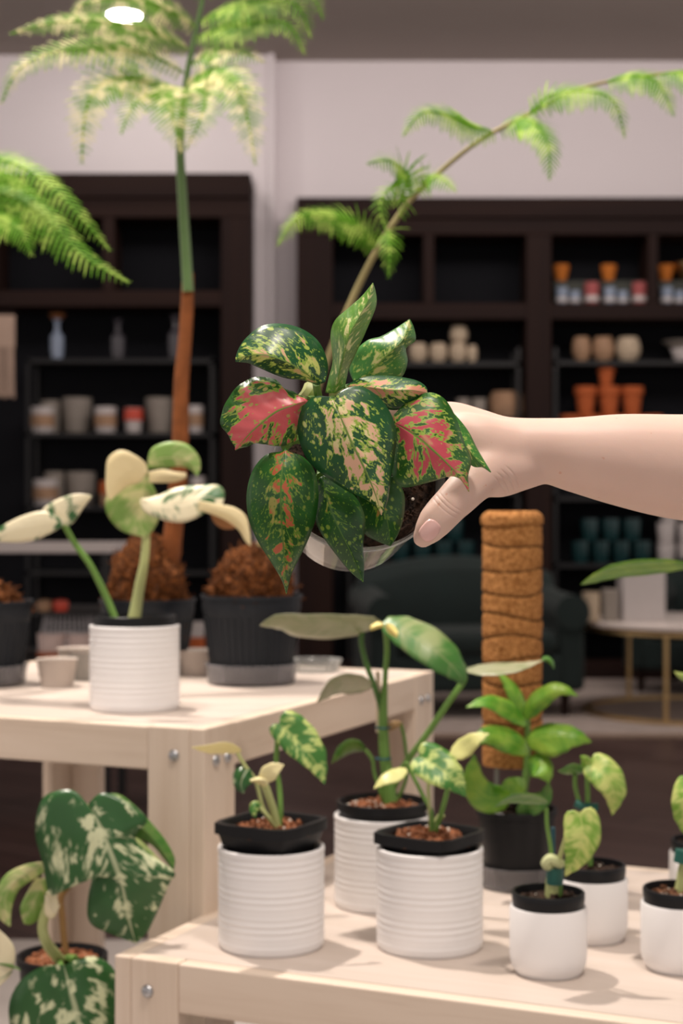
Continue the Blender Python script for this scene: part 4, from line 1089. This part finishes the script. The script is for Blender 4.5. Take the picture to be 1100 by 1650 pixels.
# J pot: fern reaching right
dJ = 2.64
pJ = Vector((P(405, 0, dJ).x, dJ, UT))
tJ = thing('tree_fern', 'young tree fern in black pot whose long frond arches to the upper right', 'potted plant', pJ, group='tree ferns on the upper table')
fern_pot(tJ, pJ, .0835, .145, 2.0, .092)
rach = [(420, 880, 2.64), (470, 750, 2.62), (520, 600, 2.60), (562, 495, 2.58), (606, 405, 2.56), (655, 330, 2.55), (705, 280, 2.54), (770, 228, 2.52), (850, 184, 2.50), (930, 145, 2.50), (1000, 128, 2.50), (1100, 116, 2.5), (1190, 118, 2.5)]
stem(tJ, rach, [.0065, .006, .0058, .0055, .005, .0045, .004, .0036, .0032, .0028, .0025, .0022, .0015], stem_twig, 'rachis')
for pts, L, kw in [
    ([(606, 402, 2.56), (575, 362, 2.53), (520, 346, 2.50), (478, 352, 2.48), (448, 394, 2.47)], .046, dict(droop=1.0, nl=30, w=.22)),
    ([(610, 400, 2.56), (625, 372, 2.53), (628, 400, 2.50), (626, 446, 2.49)], .034, dict(droop=.9, nl=16, w=.25)),
    ([(640, 352, 2.55), (655, 320, 2.52), (632, 300, 2.50), (612, 330, 2.48), (622, 375, 2.47)], .034, dict(droop=.9, nl=18, w=.25)),
    ([(664, 322, 2.55), (652, 278, 2.53), (625, 258, 2.50), (592, 264, 2.48)], .045, dict(droop=1.0, nl=22, w=.25)),
    ([(672, 314, 2.55), (690, 284, 2.52), (712, 288, 2.50), (734, 308, 2.48)], .036, dict(droop=.9, nl=18, w=.25)),
    ([(800, 213, 2.52), (765, 205, 2.49), (720, 186, 2.46), (680, 182, 2.44), (650, 218, 2.43)], .046, dict(droop=.8, nl=30, w=.18)),
    ([(800, 212, 2.52), (838, 192, 2.49), (868, 205, 2.46), (884, 240, 2.44), (885, 288, 2.43)], .046, dict(droop=1.0, nl=28, w=.2)),
    ([(850, 184, 2.50), (890, 152, 2.48), (950, 148, 2.45), (990, 165, 2.43), (1006, 220, 2.42)], .044, dict(droop=1.0, nl=28, w=.2)),
    ([(850, 184, 2.5), (870, 165, 2.47), (880, 160, 2.46), (888, 175, 2.45)], .03, dict(droop=1.0, nl=12, w=.25)),
    ([(975, 132, 2.50), (1020, 122, 2.47), (1060, 135, 2.45), (1085, 186, 2.43)], .042, dict(droop=1.0, nl=24, w=.2)),
    ([(1060, 120, 2.50), (1100, 118, 2.47), (1140, 135, 2.45), (1165, 190, 2.43)], .042, dict(droop=1.0, nl=24, w=.2))]:
    frond(tJ, pts, L, fern_a, **kw)

# K pot: upright fern
dK = 2.80
pK = Vector((P(238, 0, dK).x, dK, UT))
tK = thing('tree_fern', 'tall upright tree fern with spotlit pale crown behind the cream monstera', 'potted plant', pK, group='tree ferns on the upper table')
mo = fern_pot(tK, pK, .0835, .13, 5.0, .12, False)
stem(tK, [(270, 930, 2.80), (283, 820, 2.78), (290, 720, 2.76), (292, 620, 2.75), (300, 520, 2.75), (303, 440, 2.75)], [.019, .016, .0145, .013, .0115, .010], plain('rusty_brown_trunk', (.20, .065, .02), .8, .2, var=.5, scale=40), 'trunk')
stem(tK, [(303, 470, 2.742), (299, 400, 2.742), (294, 320, 2.742), (290, 236, 2.742), (294, 180, 2.74), (303, 110, 2.74), (318, 40, 2.74), (330, -20, 2.74), (345, -90, 2.75)], [.0095, .0090, .0083, .0075, .0062, .005, .0045, .004, .003], plain('blue_green_stalk', (.10, .18, .06), .4, .5), 'stalk')
for pts, L, kw, mt in [
    ([(292, 150, 2.74), (250, 136, 2.70), (190, 126, 2.66), (150, 150, 2.63), (135, 200, 2.61), (132, 262, 2.60)], .062, dict(nl=34, droop=.25), fern_b),
    ([(290, 150, 2.74), (270, 136, 2.69), (268, 150, 2.65), (280, 195, 2.62), (292, 244, 2.61)], .062, dict(nl=30, droop=.2), fern_b),
    ([(292, 146, 2.74), (320, 134, 2.70), (332, 152, 2.66), (322, 195, 2.63), (300, 240, 2.62)], .052, dict(nl=28, droop=.2), fern_b),
    ([(296, 140, 2.74), (335, 120, 2.70), (372, 132, 2.66), (396, 180, 2.63), (411, 264, 2.61)], .056, dict(nl=34, droop=.3), fern_b),
    ([(294, 160, 2.74), (250, 150, 2.68), (215, 170, 2.63), (195, 215, 2.60)], .050, dict(nl=26, droop=.25), fern_b),
    ([(296, 135, 2.74), (345, 110, 2.69), (385, 130, 2.64), (398, 175, 2.62)], .048, dict(nl=24, droop=.25), fern_b),
    ([(298, 118, 2.74), (240, 88, 2.70), (170, 78, 2.66), (90, 84, 2.63), (30, 112, 2.61), (3, 165, 2.60)], .056, dict(nl=42, droop=.5), fern_b),
    ([(305, 105, 2.74), (340, 84, 2.71), (385, 84, 2.68), (425, 100, 2.67)], .045, dict(nl=24, droop=.3), fern_b),
    ([(306, 80, 2.74), (250, 52, 2.70), (170, 36, 2.66), (90, 36, 2.63), (18, 54, 2.61)], .054, dict(nl=42, droop=.6), fern_b),
    ([(312, 62, 2.74), (360, 46, 2.70), (420, 36, 2.67), (465, 40, 2.65), (490, 86, 2.64)], .050, dict(nl=32, droop=.6), fern_a),
    ([(320, 35, 2.74), (370, 14, 2.70), (430, 2, 2.67), (480, 10, 2.65), (500, 60, 2.64)], .052, dict(nl=32, droop=.6), fern_a),
    ([(318, 45, 2.74), (260, 10, 2.70), (190, -2, 2.66), (130, 8, 2.64), (122, 26, 2.63)], .052, dict(nl=32, droop=.6), fern_b),
    ([(328, -10, 2.74), (280, -40, 2.70), (210, -50, 2.66), (150, -30, 2.63)], .05, dict(nl=30, droop=.6), fern_a),
    ([(328, -10, 2.74), (380, -40, 2.70), (440, -40, 2.66), (500, -10, 2.63), (520, 30, 2.62)], .05, dict(nl=30, droop=.6), fern_a)]:
    frond(tK, pts, L, mt, **kw)

# L pot: fern at far left
dLp = 2.62
pL = Vector((P(-38, 0, dLp).x, dLp, UT))
tL = thing('tree_fern', 'tree fern in black pot cut by the left edge with drooping green fronds', 'potted plant', pL, group='tree ferns on the upper table')
fern_pot(tL, pL, .0915, .137, 9.0, .055)
stem(tL, [(-50, 930, 2.62), (-70, 700, 2.6), (-85, 480, 2.58), (-90, 330, 2.57), (-85, 260, 2.56)], [.010, .009, .0075, .006, .004], stem_twig, 'stalk')
for pts, L in [
    ([(-85, 300, 2.57), (-40, 262, 2.52), (20, 262, 2.48), (80, 300, 2.45), (130, 350, 2.43), (176, 402, 2.42)], .052),
    ([(-85, 330, 2.57), (-40, 310, 2.53), (20, 318, 2.50), (70, 350, 2.47), (130, 410, 2.44), (206, 454, 2.42)], .062),
    ([(-88, 340, 2.57), (-50, 330, 2.51), (-10, 350, 2.48), (30, 370, 2.45), (50, 410, 2.44)], .06),
    ([(-85, 290, 2.57), (-50, 270, 2.62), (0, 285, 2.66), (50, 320, 2.68), (100, 380, 2.70)], .05),
    ([(-85, 290, 2.57), (-130, 260, 2.52), (-190, 270, 2.50), (-240, 330, 2.48)], .055)]:
    frond(tL, pts, L, fern_a, nl=40, droop=1.0, w=.14)

# clear plastic cups and saucers among the pots on the upper table
def saucer(label, px, y, r, h=.02, mat=clear, name='clear_saucer'):
    c = base_of(px, y, UT, r)
    o = MB().lathe([(0, 0), (r*.85, 0), (r, h), (r*1.02, h+.001), (r*.98, h), (r*.83, .0015), (0, .0015)], (0, 0, 0), 40).build(name, mat); o.location = c
    return tag(o, label, 'saucer', 'clear plastic saucers')
saucer('clear plastic saucer right of the black fern pot at the table edge', 505, 1086, .05)
c1 = saucer('clear plastic tub at left of the ribbed pot with monstera', 112, 1112, .055, .045)
bag = plain('cloudy_plastic', (.42, .36, .32), .5, .4, var=.25, scale=12)
for k, (px, yb, r, h, lb) in enumerate([(92, 1110, .032, .045, 'left'), (130, 1098, .038, .052, 'right')]):
    c = base_of(px, yb, UT, r)
    o = MB().lathe([(0, 0), (r*.8, 0), (r, h*.9), (r*1.05, h), (r*.9, h*.95), (r*.7, h*.2), (0, h*.1)], (0, 0, 0), 24).build('cloudy_tub', bag); o.location = c
    tag(o, f'cloudy beige plastic tub, {lb} of two left of the ribbed pot', 'tub', 'cloudy plastic tubs')
c1.location.y += .12; c1.location.x += .02
c = base_of(318, 1092, UT, .035)
o = MB().lathe([(0, 0), (.028, 0), (.035, .04), (.037, .045), (.031, .04), (.024, .01), (0, .008)], (0, 0, 0), 24).build('cloudy_tub', bag); o.location = c
tag(o, 'cloudy beige plastic tub between the ribbed pot and black fern pot', 'tub', 'cloudy plastic tubs')

# ------------------------------------------------------------------ lower left monstera
dM = 2.02
stand = thing('plant_stand', 'low pine stand under the marbled monstera at lower left', 'stand', (P(90, 0, dM+.05).x, dM+.05, 0))
sx = P(90, 0, dM+.05).x
MB().rng(sx-.13, sx+.11, dM-.08, dM+.14, .385, .405).build('stand_top', pine_top, stand)
for a in (-.115, .095):
    for b in (-.065, .125): MB().rng(sx+a-.014, sx+a+.014, dM+b-.014, dM+b+.014, 0, .385).build('leg', pine[2], stand)
pM = Vector((P(100, 0, 2.06).x, 2.06, .405))
t = thing('marbled_monstera', 'marbled green and white monstera with split leaf beside the pine tables', 'potted plant', pM)
zr = P(0, 1552, 2.02).z
MB().lathe([(0, 0), (.042, 0), (.054, zr-.405-.01), (.058, zr-.405-.009), (.058, zr-.405), (.053, zr-.405), (.05, zr-.405-.012), (0, .1)], pM, 48).build('nursery_pot', black_plastic, t)
soil_mb((pM.x, pM.y, zr-.006), .049, .004, seed=77).build('soil', soil_brown, t)
cvM = lambda x, y: (x*.3818, 1140+y*.3818)
def st(pts, r, m, **k): return stem(t, [(*cvM(x, y), D) for x, y, D in pts], r, m, **k)
st([(262, 1075, 2.03), (235, 1045, 2.0), (195, 990, 1.98), (180, 920, 1.98), (205, 830, 1.98), (225, 780, 1.98), (300, 600, 1.98), (372, 415, 1.96)], [.0075, .007, .0065, .0065, .006, .005, .004, .003], stem_pale)
st([(285, 1070, 2.05), (270, 980, 2.05), (262, 880, 2.05), (258, 800, 2.05), (300, 740, 2.05)], .0042, plain('brown_stake', (.30, .17, .07), .8, .2), name='stake')
st([(250, 1075, 2.0), (262, 1100, 1.97), (285, 1150, 1.94)], .004, stemm)
st([(262, 1075, 2.03), (300, 1060, 2.02), (320, 1070, 2.0)], .006, stemm)
st([(320, 515, 1.955), (270, 560, 1.96), (225, 620, 1.965)], [.005, .0022, .0018], stem_twig, name='twig')
leaf_px(t, lf_monstera, 1.95,
    [(372, 415, 0), (395, 450, -.006), (418, 492, -.01), (440, 540, -.014), (462, 590, -.016), (482, 640, -.018), (500, 700, -.018), (515, 760, -.016), (530, 820, -.012), (545, 890, -.006), (560, 950, .0), (575, 996, .004)],
    [(365, 405), (300, 348), (185, 380), (150, 520), (180, 650), (215, 790), (300, 735), (408, 632), (372, 800), (380, 905), (470, 955), (575, 996)],
    [(378, 400), (430, 362), (520, 385), (620, 470), (570, 545), (620, 610), (735, 690), (715, 740), (690, 800), (655, 880), (620, 950), (575, 996)],
    cv=cvM, by_index=True, n=60, nw=6, bulge=.05, eL=.02, eR=.02, label='large split leaf')
leaf_px(t, lf_green, 1.965, [(430, 420), (500, 440), (580, 490), (650, 560), (700, 630), (730, 688)],
    [(430, 440), (500, 480), (560, 540), (640, 580), (700, 650), (730, 690)], [(430, 368), (500, 365), (570, 415), (650, 500), (705, 570), (738, 640), (730, 690)], cv=cvM, label='upper right lobe')
leaf_px(t, lf_monstera_g, 1.99, [(520, 560), (570, 580), (620, 640), (690, 670)], [(520, 560), (560, 620), (620, 660), (690, 680)], [(525, 540), (570, 545), (625, 590), (695, 665)], cv=cvM)
leaf_px(t, lf_monstera, 1.93, [(268, 1085), (285, 1150), (305, 1220), (325, 1290), (345, 1400), (350, 1500)],
    [(262, 1085), (170, 1095), (80, 1160), (38, 1260), (60, 1380), (180, 1470), (350, 1500)], [(272, 1090), (330, 1062), (400, 1050), (470, 1090), (515, 1180), (520, 1330), (450, 1450), (350, 1500)], cv=cvM, eL=.02, eR=.03)
leaf_px(t, lf_monstera_g, 1.97, [(205, 655), (130, 690), (60, 740), (20, 820), (40, 925)], [(190, 648), (100, 665), (20, 710), (-20, 800), (-10, 880), (40, 925)], [(210, 680), (150, 720), (80, 770), (50, 850), (45, 925)], cv=cvM)
leaf_px(t, lf_monstera_g, 1.985, [(185, 720), (160, 780), (130, 850), (100, 910)], [(150, 720), (110, 790), (85, 850), (100, 912)], [(205, 720), (210, 790), (175, 880), (130, 915), (100, 912)], cv=cvM)
leaf_px(t, lf_monstera_mix, 1.96, [(250, 840), (230, 870), (215, 850), (205, 800)], [(255, 830), (225, 890), (190, 870), (190, 790)], [(235, 770), (215, 765), (200, 775), (195, 790)], cv=cvM)
leaf_px(t, lf_monstera_mix, 1.9, [(-60, 1200), (-20, 1100), (0, 1020), (-10, 950)], [(-80, 1150), (-70, 1050), (-50, 980), (-10, 930)], [(-20, 1190), (50, 1120), (60, 1010), (-10, 930)], cv=cvM)
leaf_px(t, lf_green, 1.9, [(-50, 1080), (0, 1082), (40, 1090), (88, 1108)], [(-50, 1090), (0, 1100), (40, 1098), (88, 1108)], [(-50, 1070), (0, 1072), (40, 1080), (88, 1108)], cv=cvM)

# ================================================================== HELD PLANT
D0 = 1.20
Rc = P(578, 757, D0)                       # rim centre
th, roll = math.radians(27), math.radians(13)
ax = Vector((math.sin(th)*math.sin(roll), -math.cos(th), math.sin(th)*math.cos(roll))).normalized()
RP = ax.to_track_quat('Z', 'X').to_matrix()
H, RR, RB = .082, .0645, .045
base = Rc-ax*H
t = thing('potted_aglaonema', 'pink and cream blotched leafy plant in clear pot held up by the hand', 'potted plant', base)
MB().lathe([(0, 0), (RB, 0), (RB+.003, .004), (RR-.002, H-.008), (RR-.0015, H-.007), (RR+.0006, H-.005), (RR+.0006, H), (RR-.0008, H+.0006), (RR-.0018, H-.002), (RR-.0035, H-.010), (RB+.0008, .006), (0, .0015)], base, 96, RP).build('clear_pot', clear, t, True)
# soil plug inside
MB().lathe([(0, .003), (RB-.002, .003), (RB-.001, .006), (RR*.96-.003, H-.012), (0, H-.011)], base, 64, RP).build('soil_plug', soil_dark, t)
sm = soil_mb(base+ax*(H-.010), RR-.0045, .0045, seed=5, grains=700, gs=.45, R=RP); sm.build('soil', soil_dark, t)
perlite(t, base+ax*(H-.008), RR-.008, 34, 6, RP)
cvC = lambda x, y: (340+x*.41818, 440+y*.41818)
def L_(mat, D, M, L, R, **kw):
    return leaf_px(t, mat, D, M, L, R, cv=cvC, n=44, nw=6, **kw)
org = (440, 470, 1.165)
def pet(pts, r, m=stemm): return stem(t, [(*cvC(x, y), D) for x, y, D in pts], r, m, name='petiole')
pet([(470, 640, 1.19), (475, 560, 1.165), (478, 470, 1.15), (485, 440, 1.145)], [.0055, .005, .0045, .005], stem_pale)
pet([(455, 620, 1.19), (430, 540, 1.16), (412, 470, 1.15), (405, 425, 1.14)], [.004, .0035, .003, .0028], stemm)
pet([(460, 600, 1.19), (430, 520, 1.17), (400, 490, 1.15), (372, 490, 1.14)], [.004, .003, .003, .0028], stemm)
pet([(480, 620, 1.19), (470, 520, 1.15), (466, 490, 1.125)], .0034, stemm)
pet([(500, 620, 1.19), (530, 500, 1.175), (560, 440, 1.18)], .0032, stemm)
pet([(490, 620, 1.19), (520, 500, 1.16), (530, 436, 1.15)], .0032, stemm)
pet([(520, 640, 1.19), (600, 600, 1.165), (700, 580, 1.14)], .0032, stemm)
pet([(440, 660, 1.20), (330, 640, 1.16), (285, 670, 1.125)], [.004, .0034, .003], stemm)
pet([(450, 680, 1.20), (430, 730, 1.16), (422, 785, 1.13)], .0032, stemm)
pet([(520, 690, 1.20), (580, 760, 1.17), (620, 820, 1.15)], .0032, stemm)
pet([(350, 500, 1.17), (375, 470, 1.16), (388, 440, 1.165)], .006, stem_pale)
L_(ag_roll, 1.14, [(478, 462, 0), (492, 390, -.006), (512, 310, -.010), (535, 230, -.010), (572, 165, -.006), (604, 105, -.002), (623, 40, .004)],
   [(440, 460), (455, 400), (470, 335), (462, 240), (478, 185), (520, 145), (580, 92), (623, 38)],
   [(515, 440), (530, 370), (562, 300), (602, 210), (634, 130), (634, 80), (623, 38)], eL=.022, eR=.018, label='rolled upright light green leaf')
L_(ag_light, 1.185, [(580, 415, 0), (640, 355, -.006), (695, 300, -.010), (742, 250, -.006), (765, 180, .006)],
   [(548, 418), (533, 370), (550, 310), (600, 262), (655, 246), (715, 212), (765, 178)],
   [(620, 412), (700, 408), (738, 395), (756, 340), (750, 290), (786, 260), (780, 212), (765, 178)], eL=.018, eR=.016)
L_(ag_yellow, 1.13, [(410, 432, 0), (375, 395, -.010), (305, 350, -.020), (220, 318, -.024), (150, 318, -.02), (94, 332, -.012)],
   [(440, 418), (449, 365), (432, 300), (398, 250), (340, 213), (268, 197), (198, 205), (140, 248), (108, 292), (94, 330)],
   [(385, 420), (345, 410), (290, 405), (238, 388), (180, 362), (140, 346), (94, 342)], eL=.022, eR=.012)
L_(ag_pink, 1.12, [(372, 492, 0), (315, 510, -.008), (250, 535, -.012), (180, 590, -.014), (130, 640, -.010), (95, 680, -.004)],
   [(375, 486), (330, 464), (290, 452), (262, 424), (213, 402), (150, 408), (95, 445), (58, 500), (37, 560), (48, 600), (78, 640), (93, 680)],
   [(372, 500), (345, 545), (335, 600), (322, 648), (260, 667), (180, 655), (130, 670), (95, 681)], eL=.016, eR=.014, ripple=.0012)
L_(ag_cream, 1.105, [(468, 486, 0), (500, 560, -.008), (540, 650, -.012), (585, 740, -.013), (628, 840, -.010), (656, 932, .002)],
   [(462, 478), (400, 478), (352, 522), (334, 592), (345, 662), (380, 730), (440, 782), (520, 835), (590, 868), (632, 896), (656, 932)],
   [(478, 474), (525, 445), (580, 440), (640, 475), (690, 540), (713, 620), (706, 700), (690, 800), (678, 880), (656, 932)], eL=.020, eR=.020)
L_(ag_salmon, 1.135, [(524, 436, 0), (600, 440, -.008), (690, 452, -.012), (770, 452, -.010), (832, 462, .0)],
   [(522, 432), (570, 408), (630, 397), (715, 400), (790, 415), (826, 438), (832, 460)],
   [(535, 442), (600, 470), (640, 500), (680, 524), (722, 526), (770, 505), (808, 476), (832, 464)], eL=.012, eR=.010)
L_(ag_pink2, 1.125, [(700, 575, 0), (770, 615, -.008), (835, 665, -.014), (900, 725, -.014), (955, 785, -.008), (992, 842, .0)],
   [(705, 545), (760, 495), (840, 462), (900, 488), (942, 560), (972, 650), (1000, 720), (988, 780), (993, 842)],
   [(695, 580), (708, 650), (700, 740), (705, 800), (745, 826), (850, 802), (925, 780), (968, 798), (992, 842)], eL=.022, eR=.014)
L_(ag_light, 1.15, [(870, 520, 0), (920, 590, 0), (975, 660, 0), (1025, 720, 0), (1077, 768, .004)],
   [(880, 490), (940, 548), (990, 612), (1025, 680), (1077, 766)],
   [(880, 580), (920, 650), (970, 710), (1010, 745), (1045, 748), (1077, 768)], eL=.012, eR=.006)
L_(ag_orange, 1.115, [(286, 672, 0), (272, 780, -.012), (268, 880, -.016), (274, 1000, -.012), (284, 1120, -.002), (290, 1236, .012)],
   [(278, 690), (215, 700), (162, 760), (138, 850), (146, 945), (180, 1030), (230, 1110), (272, 1180), (290, 1236)],
   [(293, 690), (350, 708), (396, 760), (413, 840), (405, 930), (380, 1010), (342, 1090), (310, 1155), (290, 1236)], eL=.018, eR=.018)
L_(ag_dark, 1.125, [(425, 785, 0), (450, 880, -.008), (490, 980, -.010), (540, 1080, -.006), (586, 1190, .006)],
   [(415, 790), (405, 860), (402, 945), (430, 1012), (480, 1082), (538, 1152), (586, 1190)],
   [(432, 780), (500, 818), (562, 872), (592, 950), (584, 1050), (588, 1120), (586, 1190)], eL=.010, eR=.012)
L_(ag_dark, 1.145, [(632, 815, 0), (655, 880, -.004), (680, 960, -.004), (690, 1052, .004)],
   [(560, 850), (572, 925), (590, 1000), (640, 1032), (690, 1052)],
   [(705, 780), (742, 850), (742, 930), (722, 1000), (690, 1052)], eL=.010, eR=.010)
L_(ag_dark, 1.15, [(560, 800, 0), (575, 860, 0), (585, 930, 0), (588, 1000, 0)],
   [(500, 800), (520, 880), (560, 950), (588, 1000)], [(640, 800), (640, 880), (620, 950), (588, 1000)], eL=.005, eR=.005)

# ================================================================== ARM AND HAND
skin = NT('skin'); v = skin.coord('Object', (1, 1, 1))
s1 = skin.noise(v, 22, 3); s2 = skin.noise(v, 170, 1); s3 = skin.noise(v, 900, 3, .6)
col = skin.mix(s1, (.66, .46, .38), (.73, .53, .45))
col = skin.mix(skin.math('MULTIPLY', skin.step(s2, .745, .79), .45), col, (.60, .25, .15))
skin.base(col, .48, .35); 
ARM = P(1380, 745, 1.24)
geo = skin.new('ShaderNodeTexCoord').outputs['Object']
def wrinkle(c, d, half_len, half_wid, offs, sharp):
    # thin creases across direction d around point c (object space), fading away from c
    sb = skin.new('ShaderNodeVectorMath', operation='SUBTRACT'); skin.link(geo, sb.inputs[0]); sb.inputs[1].default_value = c-ARM
    def dot(vv):
        n_ = skin.new('ShaderNodeVectorMath', operation='DOT_PRODUCT'); skin.link(sb.outputs[0], n_.inputs[0]); n_.inputs[1].default_value = vv
        return n_.outputs['Value']
    d = d.normalized(); e = d.cross(Vector((0, 1, 0))).normalized()
    al = dot(d); ac = dot(e)
    al = skin.math('ADD', al, skin.math('MULTIPLY', skin.math('MULTIPLY', ac, ac), 14))
    fade = skin.step(skin.math('ABSOLUTE', ac), half_wid, half_wid*.4)
    tot = None
    for o_, k_ in offs:
        x_ = skin.math('DIVIDE', skin.math('SUBTRACT', al, o_), sharp)
        g = skin.math('MULTIPLY', skin.math('EXPONENT', skin.math('MULTIPLY', skin.math('MULTIPLY', x_, x_), -1)), k_)
        tot = g if tot is None else skin.math('ADD', tot, g)
    return skin.math('MULTIPLY', tot, fade)
w1 = wrinkle(P(718, 818, 1.15), P(685, 860, 1.15)-P(755, 780, 1.15), .01, .013, [(-.0042, .35), (-.0012, .7), (.0022, .5)], .00065)
w2 = wrinkle(P(822, 772, 1.18), Vector((1, 0, .75)), .01, .012, [(-.008, .6), (-.004, 1), (0, 1), (.0045, .8)], .0008)
hgt = skin.math('SUBTRACT', skin.math('MULTIPLY', s3, .12), skin.math('ADD', w1, w2))
skin.bump(hgt, .55, .0008)
skin.b.inputs['Subsurface Weight'].default_value = .18
skin.b.inputs['Subsurface Radius'].default_value = (.010, .004, .002)
skin.b.inputs['Subsurface Scale'].default_value = 1.0
arm = thing('person', 'bare forearm reaching in from the right, hand gripping the clear pot', 'person', P(1380, 745, 1.24))
def ring_loft(mb, secs, n=28, sub=6):
    """secs: (px, py, D, vertical half px, depth half m, tilt) ; loft of ellipses along a path"""
    pts = [P(a, b, c) for a, b, c, *_ in secs]
    m = len(secs); Pq, Q = [], []
    for i in range(m-1):
        p0, p1, p2, p3 = pts[max(0, i-1)], pts[i], pts[i+1], pts[min(m-1, i+2)]
        s0, s1_, s2_, s3_ = [Vector((secs[k][3]/FPX*secs[k][2], secs[k][4], 0)) for k in (max(0, i-1), i, i+1, min(m-1, i+2))]
        for k in range(sub):
            u = k/sub; Pq.append(cr(p0, p1, p2, p3, u)); Q.append(cr(s0, s1_, s2_, s3_, u))
    Pq.append(pts[-1]); Q.append(Vector((secs[-1][3]/FPX*secs[-1][2], secs[-1][4], 0)))
    k0 = len(mb.v)
    for i, p in enumerate(Pq):
        T = (Pq[min(i+1, len(Pq)-1)]-Pq[max(0, i-1)]).normalized()
        dv = Vector((0, 1, 0)); dv = (dv-T*T.dot(dv)).normalized(); uv = T.cross(dv)
        for j in range(n):
            a = 2*math.pi*j/n; mb.v.append(p+dv*Q[i].y*math.cos(a)+uv*Q[i].x*math.sin(a))
    L = len(Pq)
    for i in range(L-1):
        for j in range(n):
            j2 = (j+1) % n; mb.f.append((k0+i*n+j, k0+i*n+j2, k0+(i+1)*n+j2, k0+(i+1)*n+j))
    mb.f.append(tuple(k0+j for j in range(n))[::-1]); mb.f.append(tuple(k0+(L-1)*n+j for j in range(n)))
def ball(mb, px, py, D, r, sx=1, sy=1, sz=1):
    c = P(px, py, D); pr = [(math.sin(math.pi*i/14)*r, -math.cos(math.pi*i/14)*r*sz) for i in range(15)]
    mb.lathe(pr, c, 24, None, sx, sy)
hb = MB()
# forearm, elbow, wrist and palm
ring_loft(hb, [(2150, 640, 1.34, 112, .055), (2000, 690, 1.335, 110, .054), (1850, 745, 1.33, 104, .052), (1700, 790, 1.315, 98, .050), (1560, 800, 1.30, 98, .050), (1480, 785, 1.29, 100, .050), (1380, 770, 1.27, 98, .047), (1240, 760, 1.25, 93, .044), (1100, 753, 1.235, 86, .040), (1000, 741, 1.225, 75, .035),
               (930, 733, 1.22, 62, .031), (880, 726, 1.22, 53, .029), (840, 725, 1.22, 52, .029), (800, 724, 1.225, 55, .033), (760, 710, 1.235, 53, .038), (725, 692, 1.245, 44, .040), (705, 684, 1.250, 32, .037)])
# thenar mound
ring_loft(hb, [(960, 728, 1.222, 22, .014), (905, 733, 1.217, 34, .0185), (865, 742, 1.215, 40, .019), (835, 750, 1.2095, 42, .0195), (805, 757, 1.2035, 45, .0205), (780, 762, 1.195, 41, .020), (757, 778, 1.180, 35, .018)])
ring_loft(hb, [(940, 728, 1.222, 30, .022), (880, 726, 1.219, 42, .0235), (830, 726, 1.2155, 49, .0245), (795, 726, 1.210, 52, .025), (760, 720, 1.2045, 54, .0235), (735, 714, 1.205, 50, .019), (712, 712, 1.212, 36, .012)])
# thumb
def chain(mb, pts, rs, n=20):
    mb.tube([P(*p) for p in pts], rs, n, 7)
    for k in (0, -1):
        q = P(*pts[k]); r = rs[k]
        mb.lathe([(math.sin(math.pi*i/10)*r, -math.cos(math.pi*i/10)*r) for i in range(11)], q, 18)
chain(hb, [(800, 745, 1.205), (774, 764, 1.188), (748, 791, 1.174), (722, 817, 1.166), (703, 838, 1.162), (690, 855, 1.160), (681, 866, 1.160)], [.0195, .0175, .0150, .0138, .0132, .0112, .0082])
# web between thumb and index
ring_loft(hb, [(760, 745, 1.195, 34, .014), (742, 735, 1.205, 42, .014), (728, 720, 1.215, 40, .012), (716, 708, 1.225, 28, .010)])
# fingers wrapping round behind the pot
chain(hb, [(735, 678, 1.222), (705, 664, 1.222), (672, 657, 1.226), (640, 658, 1.230), (612, 668, 1.232)], [.0105, .0092, .0086, .0080, .0070], 16)
chain(hb, [(735, 680, 1.243), (700, 668, 1.245), (664, 662, 1.248), (630, 667, 1.251), (600, 680, 1.252)], [.0105, .0094, .0088, .0081, .0070], 16)
chain(hb, [(735, 686, 1.263), (702, 678, 1.267), (668, 674, 1.270), (637, 680, 1.272), (610, 692, 1.272)], [.0100, .0090, .0084, .0078, .0068], 16)
chain(hb, [(735, 698, 1.281), (706, 692, 1.286), (680, 690, 1.289), (656, 697, 1.290), (636, 708, 1.290)], [.0092, .0080, .0074, .0068, .0060], 16)
body = hb.build('arm_and_hand', skin.m, arm)
rm = body.modifiers.new('remesh', 'REMESH'); rm.mode = 'VOXEL'; rm.voxel_size = .0016; rm.use_smooth_shade = True
sm_ = body.modifiers.new('smooth', 'SMOOTH'); sm_.factor = .5; sm_.iterations = 40
slv = MB(); ring_loft(slv, [(2230, 610, 1.345, 140, .070), (2080, 662, 1.340, 132, .066), (1960, 705, 1.335, 126, .063)]); slv.build('sleeve', plain('dark_cotton', (.02, .02, .025), .9, .1), arm)
# thumb nail
nl = MB(); c0 = P(689, 853, 1.160)
ux = (P(678, 868, 1.160)-P(703, 838, 1.160)).normalized()      # towards the tip
nrm = Vector((.30, -1.0, .18)); nrm = (nrm-ux*nrm.dot(ux)).normalized(); wx = ux.cross(nrm)
ng = 12; nh = 10
for i in range(ng+1):
    for j in range(nh+1):
        a = -1+2*i/ng; b = -1+2*j/nh
        r_ = (abs(a)**3+abs(b)**3)**(1/3) if max(abs(a), abs(b)) > 0 else 0
        k = (max(abs(a), abs(b))/r_) if r_ > 0 else 1
        a2, b2 = a*k, b*k
        nl.v.append(c0+ux*(a2*.0078)+wx*(b2*.0062)+nrm*(.0121-.0030*b2*b2-.0012*a2*a2))
for i in range(ng):
    for j in range(nh): nl.f.append((i*(nh+1)+j, i*(nh+1)+j+1, (i+1)*(nh+1)+j+1, (i+1)*(nh+1)+j))
nailm = plain('fingernail', (.80, .50, .46), .28, .5, var=.02)
nn = nl.build('thumb_nail', nailm, body, solid=.0008)
